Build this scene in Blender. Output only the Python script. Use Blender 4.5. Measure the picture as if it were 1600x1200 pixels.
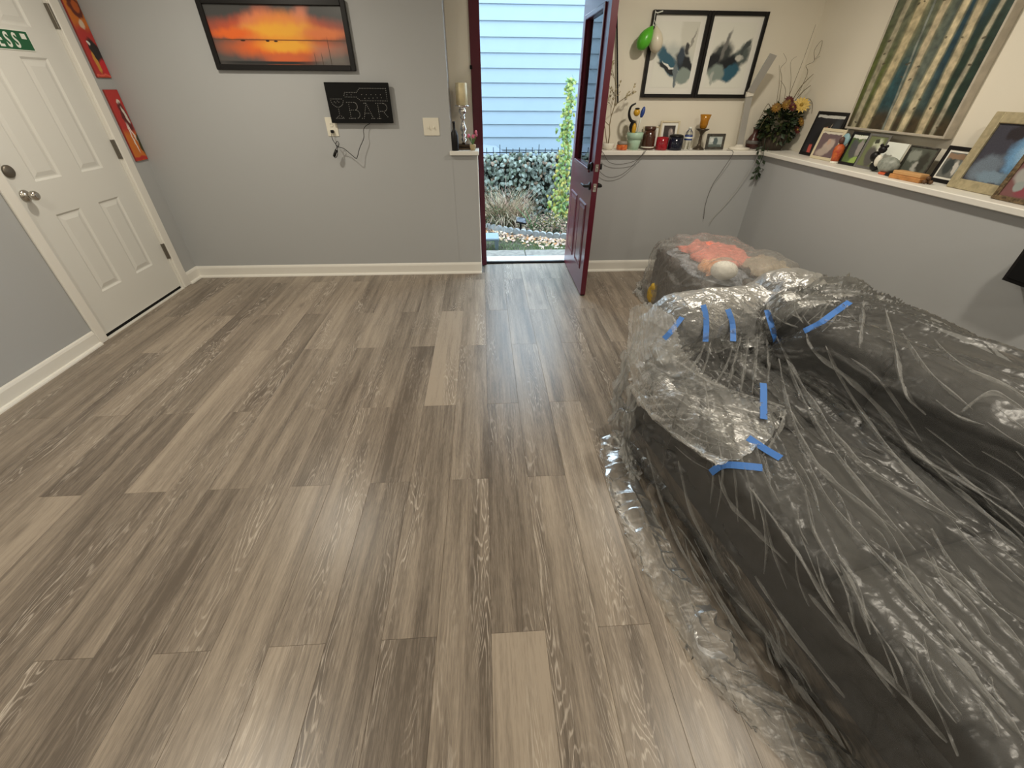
import bpy, bmesh, math, random
import numpy as np
from mathutils import Matrix, Vector, Euler

for o in list(bpy.data.objects):
    bpy.data.objects.remove(o)
scene = bpy.context.scene
C = scene.collection
PI = math.pi

# ---------------------------------------------------------------- camera
F_PX = 644.1
RIGHT = Vector((0.99818, -0.05999, 0.00636))
DOWN = Vector((-0.02978, -0.58178, -0.81280))
FWD = Vector((0.05246, 0.81113, -0.58251))
cam_d = bpy.data.cameras.new('camera')
cam_d.sensor_fit = 'HORIZONTAL'
cam_d.sensor_width = 36.0
cam_d.lens = 36.0 * F_PX / 1600.0
cam_d.clip_start = 0.02
cam = bpy.data.objects.new('camera', cam_d)
C.objects.link(cam)
m3 = Matrix((RIGHT, -DOWN, -FWD)).transposed()
cam.matrix_world = Matrix.Translation((0, 0, 1.5)) @ m3.to_4x4()
scene.camera = cam

# ---------------------------------------------------------------- world: bright overcast sky
w = bpy.data.worlds.new('overcast_sky')
scene.world = w
w.use_nodes = True
bg = w.node_tree.nodes['Background']
bg.inputs[0].default_value = (0.66, 0.85, 1.0, 1)
bg.inputs[1].default_value = 7.5

# ---------------------------------------------------------------- exposure
vs = scene.view_settings
vs.view_transform = 'Standard'
vs.look = 'None'
vs.gamma = 1.0
vs.exposure = 0.0
vs.use_curve_mapping = False

scene.cycles.transparent_max_bounces = 24      # several layers of film lie over each other

CEIL = 2.45
LAMP_W = 21.0
LAMP_COL = (1.0, 0.91, 0.76)
LAMPS = [(-1.65, 2.85), (1.5, 2.85), (-1.65, 0.75), (1.5, 0.75), (-1.65, -1.3), (1.5, -1.3)]

# ================================================================ helpers
W = {}          # world matrix per parent object


def link(o, parent=None, world=None):
    C.objects.link(o)
    if parent is not None:
        o.parent = parent
        W[o] = W[parent]
    else:
        W[o] = world if world is not None else Matrix.Identity(4)
    return o


def tag(o, label=None, cat=None, group=None, kind=None):
    if label:
        o['label'] = label
    if cat:
        o['category'] = cat
    if group:
        o['group'] = group
    if kind:
        o['kind'] = kind
    return o


def thing(name, label, cat, loc=(0, 0, 0), rz=0.0, group=None, kind=None):
    o = bpy.data.objects.new(name, None)
    o.empty_display_size = 0.05
    o.location = loc
    o.rotation_euler = (0, 0, rz)
    link(o, None, Matrix.Translation(loc) @ Matrix.Rotation(rz, 4, 'Z'))
    return tag(o, label, cat, group, kind)


def obj(name, bm, mat, parent=None, smooth=False, local=False, origin=None):
    """bm in world coordinates (or in the parent's own ones when local)."""
    me = bpy.data.meshes.new(name)
    if parent is not None and not local:
        bm.transform(W[parent].inverted())
    if parent is None and origin is not None:
        bm.transform(Matrix.Translation(-Vector(origin)))
    if smooth:
        for f in bm.faces:
            f.smooth = True
    bm.to_mesh(me)
    bm.free()
    for m in (mat if isinstance(mat, (list, tuple)) else [mat]):
        me.materials.append(m)
    o = bpy.data.objects.new(name, me)
    if parent is None and origin is not None:
        o.location = origin
        return link(o, None, Matrix.Translation(origin))
    return link(o, parent)


def struct(name, bm, mat, label=None, cat=None, **k):
    o = obj(name, bm, mat, **k)
    o['kind'] = 'structure'
    if label:
        o['label'] = label
    if cat:
        o['category'] = cat
    return o


def NB():
    return bmesh.new()


def xf(verts, M):
    if M is not None:
        for v in verts:
            v.co = M @ v.co


def box(bm, x0, x1, y0, y1, z0, z1, b=0.0, M=None, seg=1):
    r = bmesh.ops.create_cube(bm, size=1.0)
    vs_ = r['verts']
    for v in vs_:
        v.co = Vector(((x0 + x1) / 2 + v.co.x * (x1 - x0), (y0 + y1) / 2 + v.co.y * (y1 - y0),
                       (z0 + z1) / 2 + v.co.z * (z1 - z0)))
    if b > 0:
        es = list({e for v in vs_ for e in v.link_edges})
        r = bmesh.ops.bevel(bm, geom=es, offset=b, segments=seg, affect='EDGES', profile=0.5)
        vs_ = list({v for v in r['verts']} | {v for v in vs_ if v.is_valid})
    xf(vs_, M)
    return bm


def rings(bm, rows, cap=True, close=True):
    """rows: list of lists of points; consecutive rows are bridged."""
    vr = [[bm.verts.new(p) for p in row] for row in rows]
    n = len(rows[0])
    for a, b_ in zip(vr[:-1], vr[1:]):
        for i in range(n if close else n - 1):
            j = (i + 1) % n
            bm.faces.new((a[i], a[j], b_[j], b_[i]))
    if cap and close:
        bm.faces.new(list(reversed(vr[0])))
        bm.faces.new(vr[-1])
    return bm


def lathe(bm, prof, c=(0, 0, 0), n=20, sx=1.0, sy=1.0, M=None, cap=True):
    rows = []
    for r, z in prof:
        row = []
        for i in range(n):
            a = 2 * PI * i / n
            p = Vector((c[0] + max(r, 1e-4) * math.cos(a) * sx, c[1] + max(r, 1e-4) * math.sin(a) * sy, c[2] + z))
            row.append(M @ p if M is not None else p)
        rows.append(row)
    return rings(bm, rows, cap)


def tube(bm, pts, r, n=6, r1=None, cap=True):
    pts = [Vector(p) for p in pts]
    rows = []
    k = len(pts)
    up = Vector((0.13, 0.21, 0.97)).normalized()
    for i, p in enumerate(pts):
        d = (pts[min(i + 1, k - 1)] - pts[max(i - 1, 0)])
        if d.length < 1e-9:
            d = Vector((0, 0, 1))
        d.normalize()
        a = d.cross(up)
        if a.length < 0.05:
            a = d.cross(Vector((1, 0, 0)))
        a.normalize()
        b_ = d.cross(a)
        rr = r if r1 is None else r + (r1 - r) * i / max(1, k - 1)
        rows.append([p + rr * (math.cos(2 * PI * j / n) * a + math.sin(2 * PI * j / n) * b_) for j in range(n)])
    return rings(bm, rows, cap)


def ball(bm, c, r, sx=1, sy=1, sz=1, sub=2, M=None):
    q = bmesh.ops.create_icosphere(bm, subdivisions=sub, radius=r)
    for v in q['verts']:
        v.co = Vector((v.co.x * sx, v.co.y * sy, v.co.z * sz))
        if M is not None:
            v.co = M @ v.co
        v.co += Vector(c)
    return bm


def spline(pts, n=8):
    pts = [Vector(p) for p in pts]
    out = []
    for i in range(len(pts) - 1):
        p0 = pts[max(i - 1, 0)]
        p1, p2 = pts[i], pts[i + 1]
        p3 = pts[min(i + 2, len(pts) - 1)]
        for j in range(n):
            t = j / n
            out.append(0.5 * ((2 * p1) + (p2 - p0) * t + (2 * p0 - 5 * p1 + 4 * p2 - p3) * t * t + (3 * p1 - p0 - 3 * p2 + p3) * t ** 3))
    out.append(pts[-1])
    return out


def picquad(name, p00, p10, p11, p01, mat, parent):
    """flat print, uv: u runs 0..aspect, v runs 0..1"""
    bm = NB()
    ps = [Vector(p) for p in (p00, p10, p11, p01)]
    asp = (ps[1] - ps[0]).length / (ps[3] - ps[0]).length
    vs_ = [bm.verts.new(p) for p in ps]
    f = bm.faces.new(vs_)
    uv = bm.loops.layers.uv.new('UVMap')
    for l, c in zip(f.loops, ((0, 0), (asp, 0), (asp, 1), (0, 1))):
        l[uv].uv = c
    return obj(name, bm, mat, parent)


# ---------------------------------------------------------------- materials
def newmat(name):
    m = bpy.data.materials.new(name)
    m.use_nodes = True
    nt = m.node_tree
    return m, nt, nt.nodes, nt.links, nt.nodes['Principled BSDF']


def mat(name, col, rough=0.5, metal=0.0, var=0.0, scale=20.0, bump=0.0, bscale=200.0, spec=0.5, col2=None, emit=0.0, trans=0.0, coat=0.0):
    m, nt, N, L, P = newmat(name)
    P.inputs['Base Color'].default_value = (*col, 1)
    P.inputs['Roughness'].default_value = rough
    P.inputs['Metallic'].default_value = metal
    P.inputs['Specular IOR Level'].default_value = spec
    P.inputs['Transmission Weight'].default_value = trans
    P.inputs['Coat Weight'].default_value = coat
    if emit:
        P.inputs['Emission Color'].default_value = (*col, 1)
        P.inputs['Emission Strength'].default_value = emit
    tc = N.new('ShaderNodeTexCoord')
    if var or col2:
        n = N.new('ShaderNodeTexNoise')
        n.inputs['Scale'].default_value = scale
        n.inputs['Detail'].default_value = 4
        L.new(tc.outputs['Object'], n.inputs['Vector'])
        r = N.new('ShaderNodeMapRange')
        r.inputs[1].default_value = 0.35
        r.inputs[2].default_value = 0.65
        L.new(n.outputs['Fac'], r.inputs[0])
        mx = N.new('ShaderNodeMix')
        mx.data_type = 'RGBA'
        c2 = col2 if col2 else tuple(min(1, c * (1 + var)) for c in col)
        c1 = col if col2 else tuple(c * (1 - var) for c in col)
        mx.inputs[6].default_value = (*c1, 1)
        mx.inputs[7].default_value = (*c2, 1)
        L.new(r.outputs[0], mx.inputs[0])
        L.new(mx.outputs[2], P.inputs['Base Color'])
    if bump:
        n = N.new('ShaderNodeTexNoise')
        n.inputs['Scale'].default_value = bscale
        n.inputs['Detail'].default_value = 3
        L.new(tc.outputs['Object'], n.inputs['Vector'])
        b_ = N.new('ShaderNodeBump')
        b_.inputs['Strength'].default_value = bump
        b_.inputs['Distance'].default_value = 0.002
        L.new(n.outputs['Fac'], b_.inputs['Height'])
        L.new(b_.outputs['Normal'], P.inputs['Normal'])
    return m


def paint(name, base, shapes, warp=0.0, wscale=6.0, rough=0.35, grain=0.0, gscale=60.0, wx=1.0, wy=1.0):
    """layered soft shapes over a base colour in uv space; shape: (kind, cx, cy, rx, ry, rot, colour, soft[, alpha])"""
    m, nt, N, L, P = newmat(name)
    P.inputs['Roughness'].default_value = rough
    uv = N.new('ShaderNodeTexCoord')
    vec = uv.outputs['UV']
    if warp:
        mp = N.new('ShaderNodeMapping')
        mp.inputs['Scale'].default_value = (wx, wy, 1)
        L.new(vec, mp.inputs['Vector'])
        n = N.new('ShaderNodeTexNoise')
        n.inputs['Scale'].default_value = wscale
        n.inputs['Detail'].default_value = 6
        L.new(mp.outputs[0], n.inputs['Vector'])
        s = N.new('ShaderNodeVectorMath')
        s.operation = 'SUBTRACT'
        L.new(n.outputs['Color'], s.inputs[0])
        s.inputs[1].default_value = (0.5, 0.5, 0.5)
        k = N.new('ShaderNodeVectorMath')
        k.operation = 'SCALE'
        L.new(s.outputs[0], k.inputs[0])
        k.inputs['Scale'].default_value = warp
        a = N.new('ShaderNodeVectorMath')
        a.operation = 'ADD'
        L.new(vec, a.inputs[0])
        L.new(k.outputs[0], a.inputs[1])
        vec = a.outputs[0]
    rgb = N.new('ShaderNodeRGB')
    rgb.outputs[0].default_value = (*base, 1)
    cur = rgb.outputs[0]
    for sh in shapes:
        kind, cx, cy, rx, ry, rot, col, soft = sh[:8]
        alpha = sh[8] if len(sh) > 8 else 1.0
        if name != 'sunset_print':
            soft *= 0.6
        mp = N.new('ShaderNodeMapping')
        mp.vector_type = 'TEXTURE'
        mp.inputs['Location'].default_value = (cx, cy, 0)
        mp.inputs['Rotation'].default_value = (0, 0, rot)
        mp.inputs['Scale'].default_value = (rx, ry, 1)
        L.new(uv.outputs['UV'] if kind.isupper() else vec, mp.inputs['Vector'])
        if kind.lower() == 'e':
            ml = N.new('ShaderNodeVectorMath')
            ml.operation = 'MULTIPLY'
            ml.inputs[1].default_value = (1, 1, 0)
            L.new(mp.outputs[0], ml.inputs[0])
            d = N.new('ShaderNodeVectorMath')
            d.operation = 'LENGTH'
            L.new(ml.outputs[0], d.inputs[0])
            dist = d.outputs['Value']
        else:
            ab = N.new('ShaderNodeVectorMath')
            ab.operation = 'ABSOLUTE'
            L.new(mp.outputs[0], ab.inputs[0])
            sp = N.new('ShaderNodeSeparateXYZ')
            L.new(ab.outputs[0], sp.inputs[0])
            mxm = N.new('ShaderNodeMath')
            mxm.operation = 'MAXIMUM'
            L.new(sp.outputs[0], mxm.inputs[0])
            L.new(sp.outputs[1], mxm.inputs[1])
            dist = mxm.outputs[0]
        r = N.new('ShaderNodeMapRange')
        r.interpolation_type = 'SMOOTHSTEP'
        r.inputs[1].default_value = 1 + soft
        r.inputs[2].default_value = max(0.0, 1 - soft)
        r.inputs[4].default_value = alpha
        L.new(dist, r.inputs[0])
        mx = N.new('ShaderNodeMix')
        mx.data_type = 'RGBA'
        L.new(r.outputs[0], mx.inputs[0])
        L.new(cur, mx.inputs[6])
        mx.inputs[7].default_value = (*col, 1)
        cur = mx.outputs[2]
    if grain:
        n = N.new('ShaderNodeTexNoise')
        n.inputs['Scale'].default_value = gscale
        n.inputs['Detail'].default_value = 5
        L.new(uv.outputs['UV'], n.inputs['Vector'])
        r = N.new('ShaderNodeMapRange')
        r.inputs[1].default_value = 0.3
        r.inputs[2].default_value = 0.7
        r.inputs[3].default_value = 1 - grain
        r.inputs[4].default_value = 1 + grain
        L.new(n.outputs['Fac'], r.inputs[0])
        v = N.new('ShaderNodeVectorMath')
        v.operation = 'SCALE'
        L.new(cur, v.inputs[0])
        L.new(r.outputs[0], v.inputs['Scale'])
        cur = v.outputs[0]
    L.new(cur, P.inputs['Base Color'])
    return m


def wood_floor():
    m, nt, N, L, P = newmat('weathered_oak_plank')
    tc = N.new('ShaderNodeTexCoord')
    oi = N.new('ShaderNodeObjectInfo')
    rnd = N.new('ShaderNodeMath')
    rnd.operation = 'MULTIPLY'
    rnd.inputs[1].default_value = 37.0
    L.new(oi.outputs['Random'], rnd.inputs[0])
    cb = N.new('ShaderNodeCombineXYZ')
    L.new(rnd.outputs[0], cb.inputs[0])
    L.new(rnd.outputs[0], cb.inputs[1])
    L.new(rnd.outputs[0], cb.inputs[2])
    add = N.new('ShaderNodeVectorMath')
    add.operation = 'ADD'
    L.new(tc.outputs['Object'], add.inputs[0])
    L.new(cb.outputs[0], add.inputs[1])

    def noise(sx, sy, detail=4, rough=0.55, dist=0.0):
        mp = N.new('ShaderNodeMapping')
        mp.inputs['Scale'].default_value = (sx, sy, 1)
        L.new(add.outputs[0], mp.inputs['Vector'])
        n = N.new('ShaderNodeTexNoise')
        n.inputs['Scale'].default_value = 1
        n.inputs['Detail'].default_value = detail
        n.inputs['Roughness'].default_value = rough
        n.inputs['Distortion'].default_value = dist
        L.new(mp.outputs[0], n.inputs['Vector'])
        return n.outputs['Fac']

    def math_(op, a, b_=None, c=None):
        n = N.new('ShaderNodeMath')
        n.operation = op
        for i, q in enumerate((a, b_, c)):
            if q is None:
                continue
            if isinstance(q, (int, float)):
                n.inputs[i].default_value = q
            else:
                L.new(q, n.inputs[i])
        return n.outputs[0]

    def rng(v, a, b_, c, d):
        n = N.new('ShaderNodeMapRange')
        n.inputs[1].default_value = a
        n.inputs[2].default_value = b_
        n.inputs[3].default_value = c
        n.inputs[4].default_value = d
        L.new(v, n.inputs[0])
        return n.outputs[0]
    # growth rings: isolines of a stretched noise
    ringn = noise(10.0, 1.3, 3, 0.45, 0.3)
    ring = math_('SINE', math_('MULTIPLY', ringn, 150.0))
    ringl = rng(ring, 0.45, 1.0, 0.0, 1.0)
    mask = rng(noise(7.0, 1.0, 2), 0.50, 0.66, 0.0, 1.0)
    streak = noise(130.0, 5.0, 4, 0.65)
    fine = noise(420.0, 26.0, 2, 0.6)
    broad = noise(17.0, 0.9, 5, 0.62)
    fig = math_('MULTIPLY', ringl, mask)
    figp = math_('MULTIPLY', fig, rng(fine, 0.35, 0.6, 0.25, 1.0))
    # base tone from object colour, streaks around it
    tone = N.new('ShaderNodeMix')
    tone.data_type = 'RGBA'
    tone.inputs[6].default_value = (0.125, 0.100, 0.078, 1)
    tone.inputs[7].default_value = (0.380, 0.316, 0.248, 1)
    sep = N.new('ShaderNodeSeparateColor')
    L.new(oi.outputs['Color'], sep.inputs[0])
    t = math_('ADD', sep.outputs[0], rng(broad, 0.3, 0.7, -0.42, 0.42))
    t = math_('ADD', t, rng(streak, 0.25, 0.75, -0.26, 0.26))
    t = math_('ADD', t, rng(fine, 0.3, 0.7, -0.17, 0.17))
    t = math_('SUBTRACT', t, math_('MULTIPLY', mask, 0.10))
    cl = N.new('ShaderNodeClamp')
    L.new(t, cl.inputs[0])
    L.new(cl.outputs[0], tone.inputs[0])
    mx = N.new('ShaderNodeMix')
    mx.data_type = 'RGBA'
    L.new(math_('MULTIPLY', figp, 0.78), mx.inputs[0])
    L.new(tone.outputs[2], mx.inputs[6])
    mx.inputs[7].default_value = (0.60, 0.53, 0.45, 1)
    # small dark knots
    mp = N.new('ShaderNodeMapping')
    mp.inputs['Scale'].default_value = (6.0, 2.2, 1)
    L.new(add.outputs[0], mp.inputs['Vector'])
    vo = N.new('ShaderNodeTexVoronoi')
    vo.inputs['Scale'].default_value = 1.0
    L.new(mp.outputs[0], vo.inputs['Vector'])
    kn = rng(vo.outputs['Distance'], 0.0, 0.16, 0.55, 0.0)
    mk = N.new('ShaderNodeMix')
    mk.data_type = 'RGBA'
    L.new(kn, mk.inputs[0])
    L.new(mx.outputs[2], mk.inputs[6])
    mk.inputs[7].default_value = (0.09, 0.07, 0.055, 1)
    L.new(mk.outputs[2], P.inputs['Base Color'])
    L.new(rng(streak, 0.3, 0.7, 0.32, 0.38), P.inputs['Roughness'])
    P.inputs['Specular IOR Level'].default_value = 0.5
    b_ = N.new('ShaderNodeBump')
    b_.inputs['Strength'].default_value = 0.012
    b_.inputs['Distance'].default_value = 0.001
    L.new(math_('ADD', streak, math_('MULTIPLY', figp, 0.6)), b_.inputs['Height'])
    L.new(b_.outputs[0], P.inputs['Normal'])
    return m


def film(name, haze=0.10, crinkle=0.5, scale=28.0, tint=(0.93, 0.93, 0.92), gloss=0.33, spec=0.9):
    """thin clear polythene: mostly see-through, a milky haze, glossy fresnel reflections, crinkle relief"""
    m, nt, N, L, P = newmat(name)
    N.remove(P)
    out = N['Material Output']
    tc = N.new('ShaderNodeTexCoord')
    heights = []
    for sc, dist, k in ((scale * 0.45, 1.2, 1.0), (scale, 0.8, 0.55), (scale * 2.6, 0.6, 0.22)):
        wn = N.new('ShaderNodeTexNoise')
        wn.inputs['Scale'].default_value = sc * 0.5
        wn.inputs['Detail'].default_value = 2
        L.new(tc.outputs['Object'], wn.inputs['Vector'])
        mv = N.new('ShaderNodeVectorMath')
        mv.operation = 'MULTIPLY_ADD'
        L.new(wn.outputs['Color'], mv.inputs[0])
        mv.inputs[1].default_value = (dist / sc,) * 3
        L.new(tc.outputs['Object'], mv.inputs[2])
        v = N.new('ShaderNodeTexVoronoi')
        v.feature = 'F1'
        v.inputs['Scale'].default_value = sc
        L.new(mv.outputs[0], v.inputs['Vector'])
        s = N.new('ShaderNodeMath')
        s.operation = 'MULTIPLY'
        s.inputs[1].default_value = k
        L.new(v.outputs['Distance'], s.inputs[0])
        heights.append(s.outputs[0])
    a = N.new('ShaderNodeMath')
    L.new(heights[0], a.inputs[0])
    L.new(heights[1], a.inputs[1])
    a2 = N.new('ShaderNodeMath')
    L.new(a.outputs[0], a2.inputs[0])
    L.new(heights[2], a2.inputs[1])
    b_ = N.new('ShaderNodeBump')
    b_.inputs['Strength'].default_value = crinkle
    b_.inputs['Distance'].default_value = 0.012
    L.new(a2.outputs[0], b_.inputs['Height'])
    tr = N.new('ShaderNodeBsdfTransparent')
    tr.inputs[0].default_value = (*tint, 1)
    df = N.new('ShaderNodeBsdfDiffuse')
    df.inputs[0].default_value = (0.86, 0.86, 0.84, 1)
    L.new(b_.outputs[0], df.inputs['Normal'])
    tl = N.new('ShaderNodeBsdfTranslucent')
    tl.inputs[0].default_value = (0.86, 0.86, 0.84, 1)
    L.new(b_.outputs[0], tl.inputs['Normal'])
    m0 = N.new('ShaderNodeMixShader')
    m0.inputs[0].default_value = 0.3
    L.new(df.outputs[0], m0.inputs[1])
    L.new(tl.outputs[0], m0.inputs[2])
    m1 = N.new('ShaderNodeMixShader')
    m1.inputs[0].default_value = haze
    L.new(tr.outputs[0], m1.inputs[1])
    L.new(m0.outputs[0], m1.inputs[2])
    fr = N.new('ShaderNodeFresnel')
    fr.inputs[0].default_value = 1.36
    L.new(b_.outputs[0], fr.inputs['Normal'])
    fk = N.new('ShaderNodeMath')
    fk.operation = 'MULTIPLY_ADD'
    fk.use_clamp = True
    fk.inputs[1].default_value = spec
    fk.inputs[2].default_value = 0.012
    L.new(fr.outputs[0], fk.inputs[0])
    gl = N.new('ShaderNodeBsdfGlossy')
    gl.inputs['Roughness'].default_value = gloss
    L.new(b_.outputs[0], gl.inputs['Normal'])
    m2 = N.new('ShaderNodeMixShader')
    L.new(fk.outputs[0], m2.inputs[0])
    L.new(m1.outputs[0], m2.inputs[1])
    L.new(gl.outputs[0], m2.inputs[2])
    L.new(m2.outputs[0], out.inputs[0])
    return m


def pane_glass(name, tint=(0.92, 0.95, 0.95)):
    m, nt, N, L, P = newmat(name)
    N.remove(P)
    tr = N.new('ShaderNodeBsdfTransparent')
    tr.inputs[0].default_value = (*tint, 1)
    gl = N.new('ShaderNodeBsdfGlossy')
    gl.inputs['Roughness'].default_value = 0.01
    fr = N.new('ShaderNodeFresnel')
    fr.inputs[0].default_value = 1.9
    mx = N.new('ShaderNodeMixShader')
    L.new(fr.outputs[0], mx.inputs[0])
    L.new(tr.outputs[0], mx.inputs[1])
    L.new(gl.outputs[0], mx.inputs[2])
    L.new(mx.outputs[0], N['Material Output'].inputs[0])
    return m


M = {}
M['gray'] = mat('gray_wall_paint', (0.435, 0.446, 0.450), 0.62, bump=0.12, bscale=350)
M['cream'] = mat('cream_wall_paint', (0.82, 0.77, 0.65), 0.65, bump=0.12, bscale=350)
M['white'] = mat('white_trim_paint', (0.82, 0.80, 0.74), 0.4)
M['doorwhite'] = mat('white_door_paint', (0.74, 0.74, 0.70), 0.38, bump=0.05, bscale=500)
M['ceil'] = mat('ceiling_paint', (0.80, 0.78, 0.72), 0.8)
M['floor'] = wood_floor()
M['sub'] = mat('dark_underlay', (0.12, 0.10, 0.085), 0.9)
M['maroon'] = mat('maroon_door_paint', (0.095, 0.006, 0.018), 0.30, spec=0.5, coat=0.15)
M['black'] = mat('black_satin', (0.009, 0.008, 0.008), 0.42, spec=0.28)
M['blackmat'] = mat('black_matte', (0.007, 0.007, 0.007), 0.7, spec=0.15)
M['steel'] = mat('brushed_nickel', (0.55, 0.52, 0.47), 0.25, 1.0)
M['darksteel'] = mat('aged_hinge_metal', (0.20, 0.18, 0.15), 0.4, 0.8)
M['silver'] = mat('polished_silver', (0.75, 0.73, 0.70), 0.12, 1.0)
M['glass'] = pane_glass('window_glass')
M['alu'] = mat('aluminium_threshold', (0.70, 0.72, 0.72), 0.35, 0.5)
M['dots'] = mat('unlit_led_lens', (0.50, 0.50, 0.47), 0.4)
M['ivory'] = mat('ivory_plastic', (0.80, 0.76, 0.64), 0.35)
M['film'] = film('clear_plastic_sheet', 0.075, 0.34, 22)
M['film_arm'] = film('doubled_plastic_sheet', 0.24, 0.55, 40, gloss=0.40, spec=0.6)
M['film2'] = film('clear_plastic_flap', 0.28, 0.5, 40, gloss=0.40, spec=0.6)
M['tape'] = mat('blue_painters_tape', (0.06, 0.20, 0.58), 0.6, bump=0.2, bscale=300)
M['sofa'] = mat('charcoal_sofa_fabric', (0.030, 0.029, 0.028), 0.6, var=0.25, scale=30, bump=0.4, bscale=400)
# ================================================================ THE ROOM
XL, XR, YB, YF = -2.77, 2.48, 4.02, -2.6      # faces of the lower walls
XU, YU = 2.74, 4.25                           # faces of the set-back upper walls
LZ = 1.068                                    # ledge top

# ---- floor
bm = NB()
box(bm, XL, XR, YF, YB, -0.08, -0.006)
box(bm, -0.05, 0.93, YB, 4.27, -0.08, -0.006)
floor = struct('floor', bm, M['sub'], 'grey brown wood plank floor across the whole room', 'floor')
PW, PL, GAP = 0.183, 1.252, 0.0005
plank_mesh = {}


def plank(x0, y0, y1, tone, width=PW):
    key = (round(width, 3), round(y1 - y0, 3))
    if key not in plank_mesh:
        bm = NB()
        w_, l_ = width - GAP, (y1 - y0) - GAP
        c = 0.0006
        rows = [[(-w_ / 2, -l_ / 2, -0.006), (w_ / 2, -l_ / 2, -0.006), (w_ / 2, l_ / 2, -0.006), (-w_ / 2, l_ / 2, -0.006)],
                [(-w_ / 2, -l_ / 2, -c), (w_ / 2, -l_ / 2, -c), (w_ / 2, l_ / 2, -c), (-w_ / 2, l_ / 2, -c)],
                [(-w_ / 2 + c, -l_ / 2 + c, 0), (w_ / 2 - c, -l_ / 2 + c, 0), (w_ / 2 - c, l_ / 2 - c, 0), (-w_ / 2 + c, l_ / 2 - c, 0)]]
        rings(bm, rows)
        me = bpy.data.meshes.new('plank')
        bm.to_mesh(me)
        bm.free()
        me.materials.append(M['floor'])
        plank_mesh[key] = me
    o = bpy.data.objects.new('plank', plank_mesh[key])
    o.location = (x0 + width / 2, (y0 + y1) / 2, 0)
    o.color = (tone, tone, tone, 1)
    link(o, floor)


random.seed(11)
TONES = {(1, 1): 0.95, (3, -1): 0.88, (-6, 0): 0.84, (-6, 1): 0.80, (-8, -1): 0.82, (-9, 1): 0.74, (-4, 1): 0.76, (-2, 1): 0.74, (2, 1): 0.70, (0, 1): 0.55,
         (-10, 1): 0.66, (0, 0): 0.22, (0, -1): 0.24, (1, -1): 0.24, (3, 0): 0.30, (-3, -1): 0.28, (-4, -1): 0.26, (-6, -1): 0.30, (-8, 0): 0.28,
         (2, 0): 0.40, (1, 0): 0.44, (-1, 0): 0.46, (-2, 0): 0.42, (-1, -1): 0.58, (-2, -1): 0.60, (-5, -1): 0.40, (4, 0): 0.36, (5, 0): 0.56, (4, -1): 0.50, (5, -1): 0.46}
for k in range(-12, 17):
    xa = -0.571 + PW * k
    xb = xa + PW
    xa_, xb_ = max(xa, XL), min(xb, XR)
    if xb_ - xa_ < 0.02:
        continue
    off = 1.33 if k % 2 == 0 else 0.645
    top = 4.27 if (xa > -0.06 and xb < 0.93) else YB
    for j in range(-4, 4):
        y0, y1 = off + 1.252 * (j - 1), off + 1.252 * j
        jj = j - 1
        y0, y1 = max(y0, YF), min(y1, top)
        if y1 - y0 < 0.02:
            continue
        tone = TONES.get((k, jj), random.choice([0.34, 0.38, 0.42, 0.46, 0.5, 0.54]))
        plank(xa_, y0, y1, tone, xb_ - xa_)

# ---- ceiling with its recessed lamps
bm = NB()
box(bm, XL - 0.12, XU + 0.12, YF - 0.12, 4.40, CEIL, CEIL + 0.1)
struct('ceiling', bm, M['ceil'], 'flat off-white ceiling', 'ceiling')
M['lens'] = mat('lit_lamp_lens', (1.0, 0.92, 0.78), 0.5, emit=6.0)
LAMP_LABELS = ['recessed ceiling light in front of the sunset picture', 'recessed ceiling light above the plastic-covered ottoman', 'recessed ceiling light near the white door, middle of its row', 'recessed ceiling light above the sofa seat', 'recessed ceiling light behind the viewer, on the white door side', 'recessed ceiling light behind the viewer, on the sofa side']
for i, (lx, ly) in enumerate(LAMPS):
    t = thing('ceiling_light', LAMP_LABELS[i], 'ceiling light', (lx, ly, CEIL - 0.012), group='recessed ceiling lights')
    bm = NB()
    lathe(bm, [(0.062, 0.012), (0.062, 0.004), (0.085, 0.0), (0.09, 0.006), (0.09, 0.012)], (0, 0, 0), 24)
    obj('trim_ring', bm, M['white'], t, True, True)
    bm = NB()
    lathe(bm, [(0.0, 0.002), (0.06, 0.002), (0.06, 0.008), (0.0, 0.008)], (0, 0, 0), 24)
    obj('lens', bm, M['lens'], t, False, True)
    ld = bpy.data.lights.new('lamp', 'AREA')
    ld.shape = 'DISK'
    ld.size = 0.16
    ld.energy = LAMP_W
    ld.color = LAMP_COL
    lo = bpy.data.objects.new('lamp', ld)
    lo.location = (0, 0, -0.006)
    link(lo, t)

# ---- left wall with door_1
DY0, DY1 = 2.80, 3.74
bm = NB()
box(bm, XL - 0.12, XL, YF - 0.12, DY0, 0, CEIL)
box(bm, XL - 0.12, XL, DY1, 4.40, 0, CEIL)
box(bm, XL - 0.12, XL, DY0, DY1, 2.05, CEIL)
box(bm, XL - 0.16, XL - 0.12, DY0 - 0.1, DY1 + 0.1, 0, 2.2)
struct('wall_left', bm, M['gray'], 'grey painted wall with the white panelled door', 'wall')

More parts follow.
